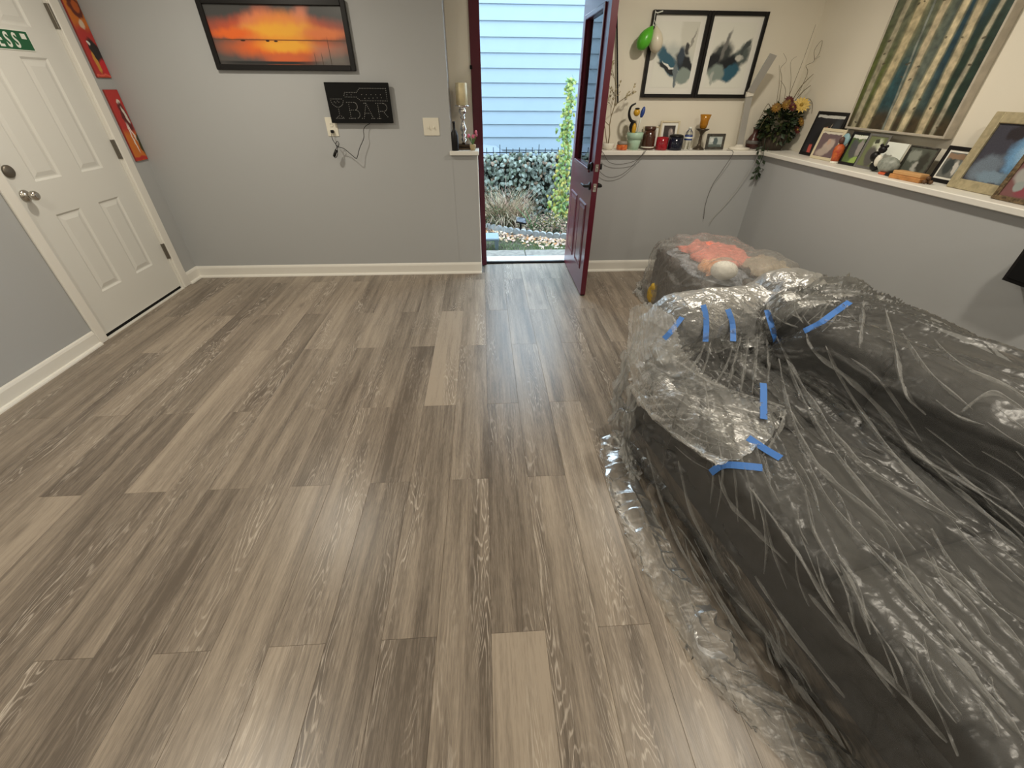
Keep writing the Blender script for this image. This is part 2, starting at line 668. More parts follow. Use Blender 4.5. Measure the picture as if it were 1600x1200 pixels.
d1 = thing('door_1', 'closed white six-panel interior door in the grey wall', 'door', (XL, DY0, 0), kind='structure')
bm = NB()
FX = XL - 0.012                                # face of the slab
pan = [(2.985, 3.185), (3.35, 3.55)]
prow = [(0.285, 0.815), (1.01, 1.64), (1.79, 1.95)]
ys = [DY0 + 0.006, pan[0][0], pan[0][1], pan[1][0], pan[1][1], DY1 - 0.006]
zs = [0.028, prow[0][0], prow[0][1], prow[1][0], prow[1][1], prow[2][0], prow[2][1], 2.035]
for a in range(5):
    for b_ in range(7):
        if a in (1, 3) and b_ in (1, 3, 5):
            continue
        box(bm, FX - 0.035, FX, ys[a], ys[a + 1], zs[b_], zs[b_ + 1])
bmesh.ops.remove_doubles(bm, verts=bm.verts, dist=1e-5)
slab = obj('door_slab', bm, M['doorwhite'], d1)
for y0, y1 in pan:
    for z0, z1 in prow:
        bm = NB()
        s = [(0, 0.0), (0.012, -0.008), (0.020, -0.008), (0.045, -0.002)]
        rows = [[(FX + dx, y0 + i, z0 + i), (FX + dx, y1 - i, z0 + i), (FX + dx, y1 - i, z1 - i), (FX + dx, y0 + i, z1 - i)] for i, dx in s]
        rings(bm, rows, cap=False)
        bm.faces.new([bm.verts.new(p) for p in rows[-1]])
        obj('panel', bm, M['doorwhite'], slab)
bm = NB()
for (y0, y1, z0, z1) in ((DY0 - 0.075, DY0 - 0.004, 0, 2.115), (DY1 + 0.012, DY1 + 0.095, 0, 2.115), (DY0 - 0.004, DY1 + 0.012, 2.045, 2.115)):
    box(bm, XL - 0.001, XL + 0.016, y0, y1, z0, z1, 0.004)
obj('casing', bm, M['white'], d1)
bm = NB()
box(bm, XL - 0.10, XL + 0.004, DY0 - 0.006, DY0 + 0.004, 0, 2.045)
box(bm, XL - 0.10, XL + 0.004, DY1 - 0.003, DY1 + 0.013, 0, 2.045)
obj('jamb', bm, M['white'], d1)
for z in (0.275, 1.045, 1.80):
    bm = NB()
    tube(bm, [(XL + 0.006, DY1 + 0.002, z), (XL + 0.006, DY1 + 0.002, z + 0.125)], 0.008, 8)
    box(bm, XL - 0.01, XL + 0.0065, DY1 - 0.008, DY1 + 0.018, z, z + 0.125)
    obj('hinge', bm, M['darksteel'], d1)
bm = NB()
RX = Matrix.Translation((FX, 2.868, 0.953)) @ Matrix.Rotation(PI / 2, 4, 'Y')
lathe(bm, [(0.033, 0), (0.033, 0.006), (0.026, 0.012), (0.012, 0.014), (0.011, 0.030), (0.019, 0.036), (0.027, 0.048), (0.028, 0.058), (0.022, 0.068), (0.010, 0.072), (0.0, 0.072)], (0, 0, 0), 20, M=RX)
obj('door_knob', bm, M['steel'], d1, True)
bm = NB()
RX = Matrix.Translation((FX, 2.858, 1.087)) @ Matrix.Rotation(PI / 2, 4, 'Y')
lathe(bm, [(0.034, 0), (0.034, 0.008), (0.029, 0.013), (0.0, 0.014)], (0, 0, 0), 20, M=RX)
obj('deadbolt_rose', bm, M['darksteel'], d1, True)
bm = NB()
box(bm, XL - 0.05, XL + 0.012, DY0, DY1, 0.0, 0.006)
obj('door_sill', bm, M['white'], d1)
bm = NB()
box(bm, XL - 0.045, XL - 0.015, DY0 + 0.006, DY1 - 0.006, 0.006, 0.029)
obj('door_sweep', bm, M['blackmat'], d1)

# ---- back wall (lower, thick part and full-height left part)
bm = NB()
box(bm, XL - 0.12, -0.265, YB, YU, 0, CEIL)
box(bm, -0.266, -0.055, YB, YU, 0, LZ - 0.03)
box(bm, 0.93, XU + 0.12, YB, YU, 0, LZ - 0.03)
struct('wall_back', bm, M['gray'], 'grey painted far wall with the outside doorway', 'wall')
bm = NB()
box(bm, XL - 0.12, -0.075, YU, 4.40, 0, CEIL)
box(bm, 0.93, XU + 0.12, YU, 4.40, 0, CEIL)
box(bm, -0.075, 0.93, YU, 4.40, 2.15, CEIL)
struct('wall_back_upper', bm, M['cream'], 'cream upper wall set back behind the ledge', 'wall')
bm = NB()
box(bm, XR, XU, YF - 0.12, YB, 0, LZ - 0.03)
struct('wall_right', bm, M['gray'], 'grey lower wall beside the covered sofa', 'wall')
bm = NB()
box(bm, XU, XU + 0.12, YF - 0.12, YU, 0, CEIL)
struct('wall_right_upper', bm, M['cream'], 'cream upper wall with the birch painting', 'wall')
bm = NB()
box(bm, XL, XU, YF - 0.12, YF, 0, CEIL)
struct('wall_front', bm, M['gray'], 'grey wall behind the viewer', 'wall')
# reveal of the doorway, white
bm = NB()
box(bm, -0.056, -0.050, YB - 0.001, YU - 0.01, 0, LZ - 0.03)
struct('trim_4', bm, M['white'], 'white corner edge of the wall beside the doorway', 'trim')

# ---- ledges
bm = NB()
box(bm, 0.93, XU, YB - 0.035, YU, LZ - 0.032, LZ, 0.004)
struct('trim_1', bm, M['white'], 'white ledge board along the far wall, right of the open door', 'ledge')
bm = NB()
box(bm, XR - 0.035, XU, YF, YB - 0.036, LZ - 0.032, LZ, 0.004)
struct('trim_2', bm, M['white'], 'long white ledge board along the side wall above the sofa', 'ledge')
bm = NB()
box(bm, -0.285, -0.040, YB - 0.035, YU, LZ - 0.032, LZ, 0.004)
struct('trim_3', bm, M['white'], 'short white ledge left of the outside doorway', 'ledge')


# ---- baseboards
def baseboard(name, label, x0, x1, y0, y1, n):
    """runs from (x0,y0) to (x1,y1); n is the outward normal"""
    t = thing(name, label, 'baseboard', (x0, y0, 0), kind='structure')
    d = Vector((x1 - x0, y1 - y0, 0))
    nn = Vector((n[0], n[1], 0))
    for nm, prof in (('board', [(0, 0), (0.013, 0), (0.013, 0.085), (0.009, 0.098), (0.004, 0.106), (0, 0.106)]),
                     ('shoe_moulding', [(0.013, 0), (0.030, 0), (0.029, 0.008), (0.024, 0.016), (0.013, 0.020)])):
        bm = NB()
        a = [Vector((x0, y0, z)) + nn * q for q, z in prof]
        rings(bm, [a, [p + d for p in a]])
        obj(nm, bm, M['white'], t)
    return t


baseboard('baseboard_left', 'white baseboard below the grey wall, near side of the white door', XL, XL, YF, DY0 - 0.077, (1, 0))
baseboard('baseboard_left_corner', 'short white baseboard between the white door and the corner', XL, XL, DY1 + 0.097, YB, (1, 0))
baseboard('baseboard_back', 'white baseboard along the far wall under the sunset picture', XL, -0.052, YB, YB, (0, -1))
baseboard('baseboard_back_right', 'white baseboard behind the open maroon door', 0.95, XR, YB, YB, (0, -1))
baseboard('baseboard_right', 'white baseboard behind the sofa', XR, XR, YF, YB, (-1, 0))

# ---- door_2: maroon outside door, open into the room
d2 = thing('door_2', 'open maroon outside door with glazed upper half and black lever', 'door', (0.0, YU, 0), kind='structure')
bm = NB()
for x0, x1, z0, z1 in ((-0.082, 0.0, 0, 2.16), (0.868, 0.95, 0, 2.16), (0.0, 0.868, 2.10, 2.16)):
    box(bm, x0, x1, YU - 0.016, 4.42, z0, z1, 0.003)
obj('door_frame', bm, M['maroon'], d2)
bm = NB()
box(bm, 0.0, 0.868, 4.29, 4.44, -0.02, 0.022, 0.004)
obj('threshold', bm, M['alu'], d2)
bm = NB()
box(bm, 0.0, 0.868, 4.268, 4.29, -0.006, 0.016, 0.002)
obj('threshold_gasket', bm, M['blackmat'], d2)
SX0, SX1, SY0, SY1 = 0.822, 0.866, 3.405, 4.285
GY0, GY1, GZ0, GZ1 = 3.565, 4.135, 1.00, 1.93
bm = NB()
box(bm, SX0, SX1, SY0, SY1, 0.012, GZ0)
box(bm, SX0, SX1, SY0, SY1, GZ1, 2.09)
box(bm, SX0, SX1, SY0, GY0, GZ0, GZ1)
box(bm, SX0, SX1, GY1, SY1, GZ0, GZ1)
bmesh.ops.remove_doubles(bm, verts=bm.verts, dist=1e-5)
slab2 = obj('door_slab', bm, M['maroon'], d2)
for sgn, X in ((-1, SX0), (1, SX1)):
    bm = NB()
    ww = 0.030
    for (y0, y1, z0, z1) in ((GY0 - ww, GY0, GZ0 - ww, GZ1 + ww), (GY1, GY1 + ww, GZ0 - ww, GZ1 + ww), (GY0, GY1, GZ0 - ww, GZ0), (GY0, GY1, GZ1, GZ1 + ww)):
        box(bm, min(X, X + sgn * 0.013), max(X, X + sgn * 0.013), y0, y1, z0, z1, 0.004)
    obj('glazing_bead', bm, M['maroon'], slab2)
    for y0, y1 in ((3.90, 4.18), (3.53, 3.79)):
        bm = NB()
        s = [(0, 0), (0.010, 0.008), (0.020, 0.008), (0.034, 0.001), (0.050, 0.007)]
        z0, z1 = 0.20, 0.74
        rows = [[(X + sgn * dx, y0 + i, z0 + i), (X + sgn * dx, y1 - i, z0 + i), (X + sgn * dx, y1 - i, z1 - i), (X + sgn * dx, y0 + i, z1 - i)] for i, dx in s]
        rings(bm, rows, cap=False)
        bm.faces.new([bm.verts.new(p) for p in rows[-1]])
        bmesh.ops.recalc_face_normals(bm, faces=bm.faces)
        obj('panel', bm, M['maroon'], slab2)
bm = NB()
box(bm, 0.841, 0.847, GY0, GY1, GZ0, GZ1)
obj('glass_pane', bm, M['glass'], slab2)
for sgn, X in ((-1, SX0), (1, SX1)):
    bm = NB()
    RX = Matrix.Translation((X, 3.475, 0.885)) @ Matrix.Rotation(sgn * PI / 2, 4, 'Y')
    lathe(bm, [(0.030, 0), (0.030, 0.008), (0.013, 0.012), (0.012, 0.042), (0.0, 0.044)], (0, 0, 0), 16, M=RX)
    xx = X + sgn * 0.042
    tube(bm, [(xx, 3.468, 0.885), (xx + sgn * 0.004, 3.50, 0.886), (xx + sgn * 0.004, 3.56, 0.884), (xx, 3.60, 0.880)], 0.010, 8, 0.008)
    obj('lever_handle', bm, M['black'], slab2, True)
    bm = NB()
    RX = Matrix.Translation((X, 3.475, 1.02)) @ Matrix.Rotation(sgn * PI / 2, 4, 'Y')
    lathe(bm, [(0.032, 0), (0.032, 0.010), (0.026, 0.016), (0.0, 0.017)], (0, 0, 0), 16, M=RX)
    box(bm, min(X + sgn * 0.014, X + sgn * 0.034), max(X + sgn * 0.014, X + sgn * 0.034), 3.469, 3.481, 1.0, 1.04, 0.003)
    obj('deadbolt', bm, M['black'], slab2, True)
for z, h in ((0.855, 0.058), (0.995, 0.05)):
    bm = NB()
    box(bm, 0.832, 0.856, SY0 - 0.0015, SY0 + 0.001, z, z + h)
    box(bm, 0.838, 0.850, SY0 - 0.007, SY0, z + 0.018, z + h - 0.018, 0.002)
    obj('latch_plate', bm, M['steel'], slab2)
bm = NB()
box(bm, SX0 + 0.004, SX1 - 0.004, SY0 + 0.003, SY1 - 0.003, 0.002, 0.013)
obj('door_sweep', bm, M['blackmat'], slab2)

bm = NB()
box(bm, -0.090, -0.070, YU - 0.022, YU - 0.002, 1.625, 1.652, 0.003)
tag(obj('door_contact', bm, M['blackmat'], origin=(-0.08, YU, 1.638)), 'tiny black door sensor on the cream wall by the maroon frame', 'sensor')
# ================================================================ PLASTIC-COVERED SOFA
SA = math.radians(11)
UE = np.array([math.cos(SA), math.sin(SA)])
VE = np.array([math.sin(SA), -math.cos(SA)])
SO = np.array([0.76, 2.02])
rng = np.random.default_rng(5)


def to_world(P):
    Q = np.empty_like(P)
    Q[..., 0] = SO[0] + P[..., 0] * UE[0] + P[..., 1] * VE[0]
    Q[..., 1] = SO[1] + P[..., 0] * UE[1] + P[..., 1] * VE[1]
    Q[..., 2] = P[..., 2]
    return Q


def wpt(u, v, z):
    return Vector(to_world(np.array([u, v, z], float)))


# bodies the film lies on, in sofa coordinates: (u0,u1,v0,v1,z0,z1,radius)
SEAT = (-0.12, 0.95, 0.33, 2.25, 0.06, 0.42, 0.06)
ARM = (0.07, 0.98, 0.00, 0.37, 0.02, 0.635, 0.15)
BACK = (0.66, 0.99, 0.05, 2.30, 0.02, 0.725, 0.12)
ARM2 = (-0.07, 0.98, 1.99, 2.36, 0.02, 0.635, 0.12)


def push_out(P, prev, bodies, th=0.006, mu=0.35):
    for (a0, a1, b0, b1, c0, c1, r) in bodies:
        c = np.array([(a0 + a1) / 2, (b0 + b1) / 2, (c0 + c1) / 2])
        h = np.array([(a1 - a0) / 2, (b1 - b0) / 2, (c1 - c0) / 2]) - r
        p = P - c
        s = np.sign(p)
        q = np.abs(p) - h
        qm = np.maximum(q, 0)
        ln = np.sqrt((qm ** 2).sum(-1))
        mxq = q.max(-1)
        d = ln + np.minimum(mxq, 0) - r
        hit = d < th
        if not hit.any():
            continue
        g = np.zeros_like(P)
        outside = ln > 1e-7
        g[outside] = (qm[outside] / ln[outside][:, None]) * s[outside]
        ins = ~outside
        if ins.any():
            ax = q[ins].argmax(-1)
            gi = np.zeros((ins.sum(), 3))
            gi[np.arange(len(ax)), ax] = 1
            g[ins] = gi * s[ins]
        push = (th - d)[..., None] * g
        P[hit] += push[hit]
        P[hit] -= mu * (P[hit] - prev[hit])
    fl = P[..., 2] < 0.003
    P[fl, 2] = 0.003
    P[fl, :2] -= 0.6 * (P[fl, :2] - prev[fl, :2])
    return P


def vnoise(n0, n1, c0, c1, r):
    g = r.standard_normal((c0 + 3, c1 + 3))
    y = np.linspace(0, c0, n0)
    x = np.linspace(0, c1, n1)
    yi, xi = y.astype(int), x.astype(int)
    fy, fx = (y - yi)[:, None], (x - xi)[None, :]
    fy, fx = fy * fy * (3 - 2 * fy), fx * fx * (3 - 2 * fx)
    a = g[np.ix_(yi, xi)]
    b_ = g[np.ix_(yi, xi + 1)]
    c_ = g[np.ix_(yi + 1, xi)]
    d_ = g[np.ix_(yi + 1, xi + 1)]
    return (a * (1 - fx) + b_ * fx) * (1 - fy) + (c_ * (1 - fx) + d_ * fx) * fy


def relax(P, h0, h1, I0, I1, pins, bodies, steps=40, iters=6, grav=2.2, bend=0.6, mu=0.35, damp=0.86):
    """position-based film: rest spacing h0 (rows) and h1 (columns) times the slack fields I0, I1"""
    P = P.copy()
    prev = P.copy()
    n0, n1, _ = P.shape
    L0 = h0 * 0.5 * (I0[:-1] + I0[1:])
    L1 = h1 * 0.5 * (I1[:, :-1] + I1[:, 1:])
    LD = np.sqrt((h0 * I0[:-1, :-1]) ** 2 + (h1 * I1[:-1, :-1]) ** 2)
    pinned = pins is not None
    pv = P[pins].copy() if pinned else None

    def con(A, B, L, k):
        d = B - A
        ln = np.sqrt((d * d).sum(-1)) + 1e-9
        c = (k * 0.5 * (ln - L) / ln)[..., None] * d
        A += c
        B -= c

    def conb(A, B, L, k):
        d = B - A
        ln = np.sqrt((d * d).sum(-1)) + 1e-9
        c = (k * 0.5 * np.minimum(ln - L, 0) / ln)[..., None] * d
        A += c
        B -= c
    dt2 = (1 / 60.0) ** 2
    for s in range(steps):
        v = (P - prev) * damp
        prev = P.copy()
        P = P + v
        P[..., 2] -= grav * dt2
        for it in range(iters):
            for o in (0, 1):
                con(P[o:-1:2], P[o + 1::2], L0[o::2], 1.0)
                con(P[:, o:-1:2], P[:, o + 1::2], L1[:, o::2], 1.0)
            for o in (0, 1):
                con(P[o:-1:2, :-1], P[o + 1::2, 1:], LD[o::2], 0.25)
                con(P[o:-1:2, 1:], P[o + 1::2, :-1], LD[o::2], 0.25)
            if it % 2 == 0:
                for o in range(0, 4):
                    A = P[o:-2:4]
                    B = P[o + 2::4]
                    k = min(len(A), len(B))
                    conb(A[:k], B[:k], (L0[o:-1:4] + L0[o + 1::4])[:k] * 0.985, bend)
                    A = P[:, o:-2:4]
                    B = P[:, o + 2::4]
                    k = min(A.shape[1], B.shape[1])
                    conb(A[:, :k], B[:, :k], (L1[:, o:-1:4] + L1[:, o + 1::4])[:, :k] * 0.985, bend)
            if pinned:
                P[pins] = pv
        P = push_out(P, prev, bodies, mu=mu)
        if pinned:
            P[pins] = pv
    return P


def arc(poly, n):
    poly = np.array(poly, float)
    d = np.sqrt((np.diff(poly, axis=0) ** 2).sum(1))
    s = np.concatenate([[0], np.cumsum(d)])
    t = np.linspace(0, s[-1], n)
    return np.stack([np.interp(t, s, poly[:, i]) for i in range(poly.shape[1])], 1), s[-1] / (n - 1)


def sheet(name, P, mat_, parent, world=True, sub=0):
    Q = to_world(P) if world else P
    n0, n1, _ = Q.shape
    me = bpy.data.meshes.new(name)
    i = np.arange(n0 * n1).reshape(n0, n1)
    f = np.stack([i[:-1, :-1], i[:-1, 1:], i[1:, 1:], i[1:, :-1]], -1).reshape(-1, 4)
    Wi = np.array(W[parent].inverted()) if parent is not None else np.eye(4)
    V = Q.reshape(-1, 3) @ Wi[:3, :3].T + Wi[:3, 3]
    me.from_pydata(V.tolist(), [], f.tolist())
    me.polygons.foreach_set('use_smooth', [True] * len(me.polygons))
    me.materials.append(mat_)
    o = bpy.data.objects.new(name, me)
    link(o, parent)
    if sub:
        md = o.modifiers.new('smooth', 'SUBSURF')
        md.levels = sub
        md.render_levels = sub
    return o


def upsample(P, k=2):
    n0, n1, _ = P.shape
    a = np.linspace(0, n0 - 1, (n0 - 1) * k + 1)
    b_ = np.linspace(0, n1 - 1, (n1 - 1) * k + 1)

    def cr(A, x):                       # Catmull-Rom along axis 0
        n = len(A)
        i = np.minimum(x.astype(int), n - 2)
        f = (x - i)[:, None, None]
        p0, p1, p2, p3 = A[np.maximum(i - 1, 0)], A[i], A[i + 1], A[np.minimum(i + 2, n - 1)]
        return 0.5 * (2 * p1 + (p2 - p0) * f + (2 * p0 - 5 * p1 + 4 * p2 - p3) * f * f + (3 * p1 - p0 - 3 * p2 + p3) * f ** 3)
    Q = cr(P, a)
    return cr(Q.transpose(1, 0, 2), b_).transpose(1, 0, 2)


def smooth_sheet(P, n, k=0.5):
    P = P.copy()
    for _ in range(n):
        Q = P.copy()
        Q[1:-1, 1:-1] = (1 - k) * P[1:-1, 1:-1] + k * 0.25 * (P[:-2, 1:-1] + P[2:, 1:-1] + P[1:-1, :-2] + P[1:-1, 2:])
        Q[0, 1:-1] = (1 - k) * P[0, 1:-1] + k * 0.5 * (P[0, :-2] + P[0, 2:])
        Q[-1, 1:-1] = (1 - k) * P[-1, 1:-1] + k * 0.5 * (P[-1, :-2] + P[-1, 2:])
        Q[1:-1, 0] = (1 - k) * P[1:-1, 0] + k * 0.5 * (P[:-2, 0] + P[2:, 0])
        Q[1:-1, -1] = (1 - k) * P[1:-1, -1] + k * 0.5 * (P[:-2, -1] + P[2:, -1])
        P = Q
    return P


def normals(P, up=True):
    g0 = np.gradient(P, axis=0)
    g1 = np.gradient(P, axis=1)
    n = np.cross(g0, g1)
    n /= np.linalg.norm(n, axis=-1, keepdims=True) + 1e-12
    return n


def nat(x, y, r, size=96):
    """smooth noise at arbitrary coordinates"""
    g = r.standard_normal((size, size))
    xi, yi = np.floor(x).astype(int), np.floor(y).astype(int)
    fx, fy = x - xi, y - yi
    fx, fy = fx * fx * (3 - 2 * fx), fy * fy * (3 - 2 * fy)
    G = lambda i, j: g[i % size, j % size]
    return (G(xi, yi) * (1 - fx) + G(xi + 1, yi) * fx) * (1 - fy) + (G(xi, yi + 1) * (1 - fx) + G(xi + 1, yi + 1) * fx) * fy


def ridge(x, y, r):
    """sharp fold lines: inverted billow noise, 1 on the fold, falling off to the sides"""
    n = nat(x, y, r)
    return np.clip(1 - np.abs(n) * 1.7, 0, 1) ** 1.5


def coords(P):
    d0 = np.sqrt((np.diff(P, axis=0) ** 2).sum(-1))
    d1 = np.sqrt((np.diff(P, axis=1) ** 2).sum(-1))
    s0 = np.concatenate([np.zeros((1, P.shape[1])), np.cumsum(d0, 0)], 0)
    s1 = np.concatenate([np.zeros((P.shape[0], 1)), np.cumsum(d1, 1)], 1)
    return s0, s1


def crumple(P, amp, size, r, out=1.0):
    """random creases in every direction"""
    n = normals(P)
    s0, s1 = coords(P)
    h = 0
    for k in range(5):
        a = r.uniform(0, PI)
        x = s0 * math.cos(a) + s1 * math.sin(a)
        y = -s0 * math.sin(a) + s1 * math.cos(a)
        w1 = 0.6 * nat(x / size * 0.7 + 11 * k, y / size * 0.7, r)
        fr = 1.0 if k < 2 else (1.9 if k < 4 else 3.4)
        m_ = np.clip(0.5 + nat(x / size * 0.5 + 3, y / size * 0.5 + 5 * k, r), 0, 1.3)
        h = h + m_ * ridge(x / size * fr + w1, y / size * fr * 0.33 + w1, r) * amp / fr
    return P + out * n * h[..., None]


# ---- the sofa itself (seen through the film)
sofa = thing('sofa', 'dark charcoal sofa wrapped in clear plastic along the side wall', 'sofa', wpt(0, 0, 0), SA)


def rbox(bm, b, extra=None):
    """rounded box from sofa coordinates into world"""
    t = NB()
    box(t, b[0], b[1], b[2], b[3], b[4], b[5], min(b[6], (b[5] - b[4]) / 2.05), seg=5)
    for v in t.verts:
        v.co = wpt(*v.co)
    bmesh.ops.reverse_faces(t, faces=t.faces)
    me = bpy.data.meshes.new('tmp')
    t.to_mesh(me)
    t.free()
    bm.from_mesh(me)
    bpy.data.meshes.remove(me)


for nm, b in (('sofa_base', (-0.10, 0.94, 0.365, 1.995, 0.05, 0.26, 0.03)), ('armrest', ARM), ('armrest', ARM2), ('backrest', BACK)):
    bm = NB()
    rbox(bm, b)
    obj(nm, bm, M['sofa'], sofa, True)
for v0, v1 in ((0.375, 0.91), (0.915, 1.45), (1.455, 1.985)):
    bm = NB()
    rbox(bm, (-0.12, 0.68, v0, v1, 0.25, 0.42, 0.06))
    obj('seat_cushion', bm, M['sofa'], sofa, True)
    bm = NB()
    rbox(bm, (0.56, 0.74, v0, v1, 0.40, 0.70, 0.07))
    obj('back_cushion', bm, M['sofa'], sofa, True)
for u in (0.16, 0.9):
    for v in (0.10, 2.26):
        bm = NB()
        p = wpt(u, v, 0)
        lathe(bm, [(0.022, 0), (0.03, 0.055)], p, 12)
        obj('leg', bm, M['blackmat'], sofa, True)

BODIES = [SEAT, ARM, BACK, ARM2, (0.56, 0.74, 0.3, 2.0, 0.40, 0.70, 0.07)]

# ---- main sheet: floor, front, seat, back; its end is taped to the arm
cover = thing('plastic_sheet', 'clear wrinkled plastic sheet draped over the sofa seat, back and floor edge', 'plastic sheet', wpt(0, 1.0, 0), SA)
NS, NT = 172, 140
vs_t = np.linspace(0, 1, NT)
T_len = 1.95
tt = vs_t * T_len
edge_u = np.interp(0.40 + tt, [0.38, 0.55, 0.72, 1.0, 1.48, 1.75, 2.0, 2.4], [-0.26, -0.31, -0.36, -0.42, -0.42, -0.30, -0.22, -0.2])
P = np.zeros((NS, NT, 3))
for j in range(NT):
    prof = [(edge_u[j], 0.004), (edge_u[j] + 0.10, 0.006), (-0.165, 0.10), (-0.145, 0.36), (-0.10, 0.432), (0.50, 0.436), (0.545, 0.50), (0.62, 0.70), (0.70, 0.735), (0.93, 0.738), (1.00, 0.68), (1.03, 0.30)]
    a, hs = arc(prof, NS)
    P[:, j, 0] = a[:, 0]
    P[:, j, 2] = a[:, 1]
    v = 0.385 + tt[j]
    P[:, j, 1] = v
    # rises to the tape line at the arm
    lift = np.clip(1 - tt[j] / 0.34, 0, 1) ** 1.3 * 0.12
    inside = (a[:, 0] > -0.13) & (a[:, 0] < 0.66)
    P[inside, j, 2] += lift
hs = 2.52 / (NS - 1)
ht = T_len / (NT - 1)
d_row = np.sqrt((np.diff(P, axis=0) ** 2).sum(-1))
rowlen = np.concatenate([d_row, d_row[-1:]], 0)
sl = np.clip(1 - tt / 0.9, 0, 1)[None, :]                       # gathered at the tapes
I0 = rowlen / hs * (1.10 + 0.12 * sl ** 1.5 + 0.040 * vnoise(NS, NT, 26, 10, rng) + 0.020 * vnoise(NS, NT, 60, 40, rng))
I1 = np.full((NS, NT), 1.0) + 0.012 + 0.020 * vnoise(NS, NT, 20, 20, rng) + 0.014 * vnoise(NS, NT, 50, 60, rng)
P += 0.004 * rng.standard_normal(P.shape)
# long diagonal pleats seeded so that they run from the tapes along the seat
uu = P[..., 0]
arcs = np.cumsum(rowlen, 0)
ph = (arcs + 0.10 * tt[None, :]) * 62 / (1 + 0.35 * tt[None, :]) + 2.2 * vnoise(NS, NT, 7, 4, rng)
amp = 0.020 * (0.55 + 0.45 * vnoise(NS, NT, 9, 6, rng))
top_ = (uu > -0.12) & (uu < 0.53)
P[..., 2] += amp * np.sin(ph) * top_
P[..., 0] -= np.abs(amp * np.sin(ph)) * (~top_) * np.where(uu < 0, 1, 0.7)
P[..., 2] += 0.006
pins = np.zeros((NS, NT), bool)
pins[0, :] = pins[-1, :] = True
for ut in (0.02, 0.20, 0.35, 0.60, 0.84):
    i = int(np.argmin(np.abs(np.where((P[:, 0, 2] > 0.40) & (np.arange(NS) < NS * 0.7), P[:, 0, 0], 9) - ut)))
    pins[i - 1:i + 2, 0] = True
    P[i - 1:i + 2, 0, 1] = 0.388
    P[i - 1:i + 2, 0, 2] = 0.555
P = relax(P, hs, ht, I0, I1, pins, BODIES, steps=46, iters=6, grav=3.0, bend=0.6)
P = upsample(P)
s0, s1 = coords(P)
n_ = normals(P)
if n_[s0.shape[0] // 2, s0.shape[1] // 2, 2] < 0:
    n_ = -n_
u_, v_, z_ = P[..., 0], P[..., 1], P[..., 2]
front = np.clip((-0.06 - u_) / 0.06, 0, 1)
seat_ = 1 - front
tq = np.clip(v_ - 0.38, 0, 3)
wq = 0.30 * nat(s0 * 2.0, s1 * 0.9, rng) + 0.06 * nat(s0 * 6, s1 * 2, rng)
fan = 1 / (0.075 + 0.085 * tq)
q = (s0 - 1.35 + 0.30 * tq)
h = (0.024 + 0.022 * np.exp(-tq / 0.35)) * ridge(q * fan * 1.0 + wq + 7, s1 * 0.45 + wq, rng)
h += 0.016 * ridge(q * fan * 2.0 + 1.5 * wq + 31, s1 * 0.7 + wq, rng)
h += 0.006 * ridge(q * fan * 4.0 + 2 * wq + 51, s1 * 1.4, rng)
h += 0.012 * ridge((s0 + 0.55 * s1) * 4.2 + wq, (s1 - s0) * 0.6, rng)
hf = 0.026 * ridge((s1 + 0.35 * s0) * 5.5 + wq, s0 * 1.3, rng) + 0.010 * ridge((s1 + 0.15 * s0) * 12 + wq, s0 * 2.5, rng) + 0.008 * ridge((s1 - 0.6 * s0) * 9 + wq, s0 * 3, rng)
near_floor = np.clip((0.05 - z_) / 0.05, 0, 1)
P = P + n_ * (h * seat_ + hf * front * (1 - 0.5 * near_floor))[..., None]
P = crumple(P, 0.005, 0.16, rng, 1.0 if normals(P)[s0.shape[0] // 2, s0.shape[1] // 2, 2] > 0 else -1.0)
P[..., 2] = np.maximum(P[..., 2], 0.003)
MAIN = P
sheet('film', P, M['film'], cover)

# ---- sheet over the arm
arm_sheet = thing('plastic_sheet', 'clear plastic sheet wrapped over the far sofa arm, edged with blue tape', 'plastic sheet', wpt(0.4, 0.2, 0), SA)
NV, NU = 96, 132
pv_, hv = arc([(-0.04, 0.36), (-0.035, 0.45), (-0.01, 0.56), (0.06, 0.648), (0.12, 0.655), (0.28, 0.655), (0.345, 0.62), (0.385, 0.54), (0.395, 0.47)], NV)
pu_, hu = arc([(-0.015, 0.38), (0.0, 0.50), (0.03, 0.60), (0.09, 0.655), (0.90, 0.700), (0.98, 0.62), (1.03, 0.35)], NU)
P = np.zeros((NV, NU, 3))
P[..., 0] = pu_[None, :, 0]
P[..., 1] = pv_[:, None, 0]
P[..., 2] = np.minimum(pv_[:, None, 1], np.maximum(pu_[None, :, 1], 0.30))
# over the back it stays level and overlaps the main sheet
bk = (P[..., 0] > 0.60) & (P[..., 0] < 1.0) & (P[..., 1] > 0.28)
P[..., 1] = np.where(bk, 0.28 + (P[..., 1] - 0.28) * 2.2, P[..., 1])
P[..., 2] = np.where(bk, np.maximum(P[..., 2], 0.66), P[..., 2])
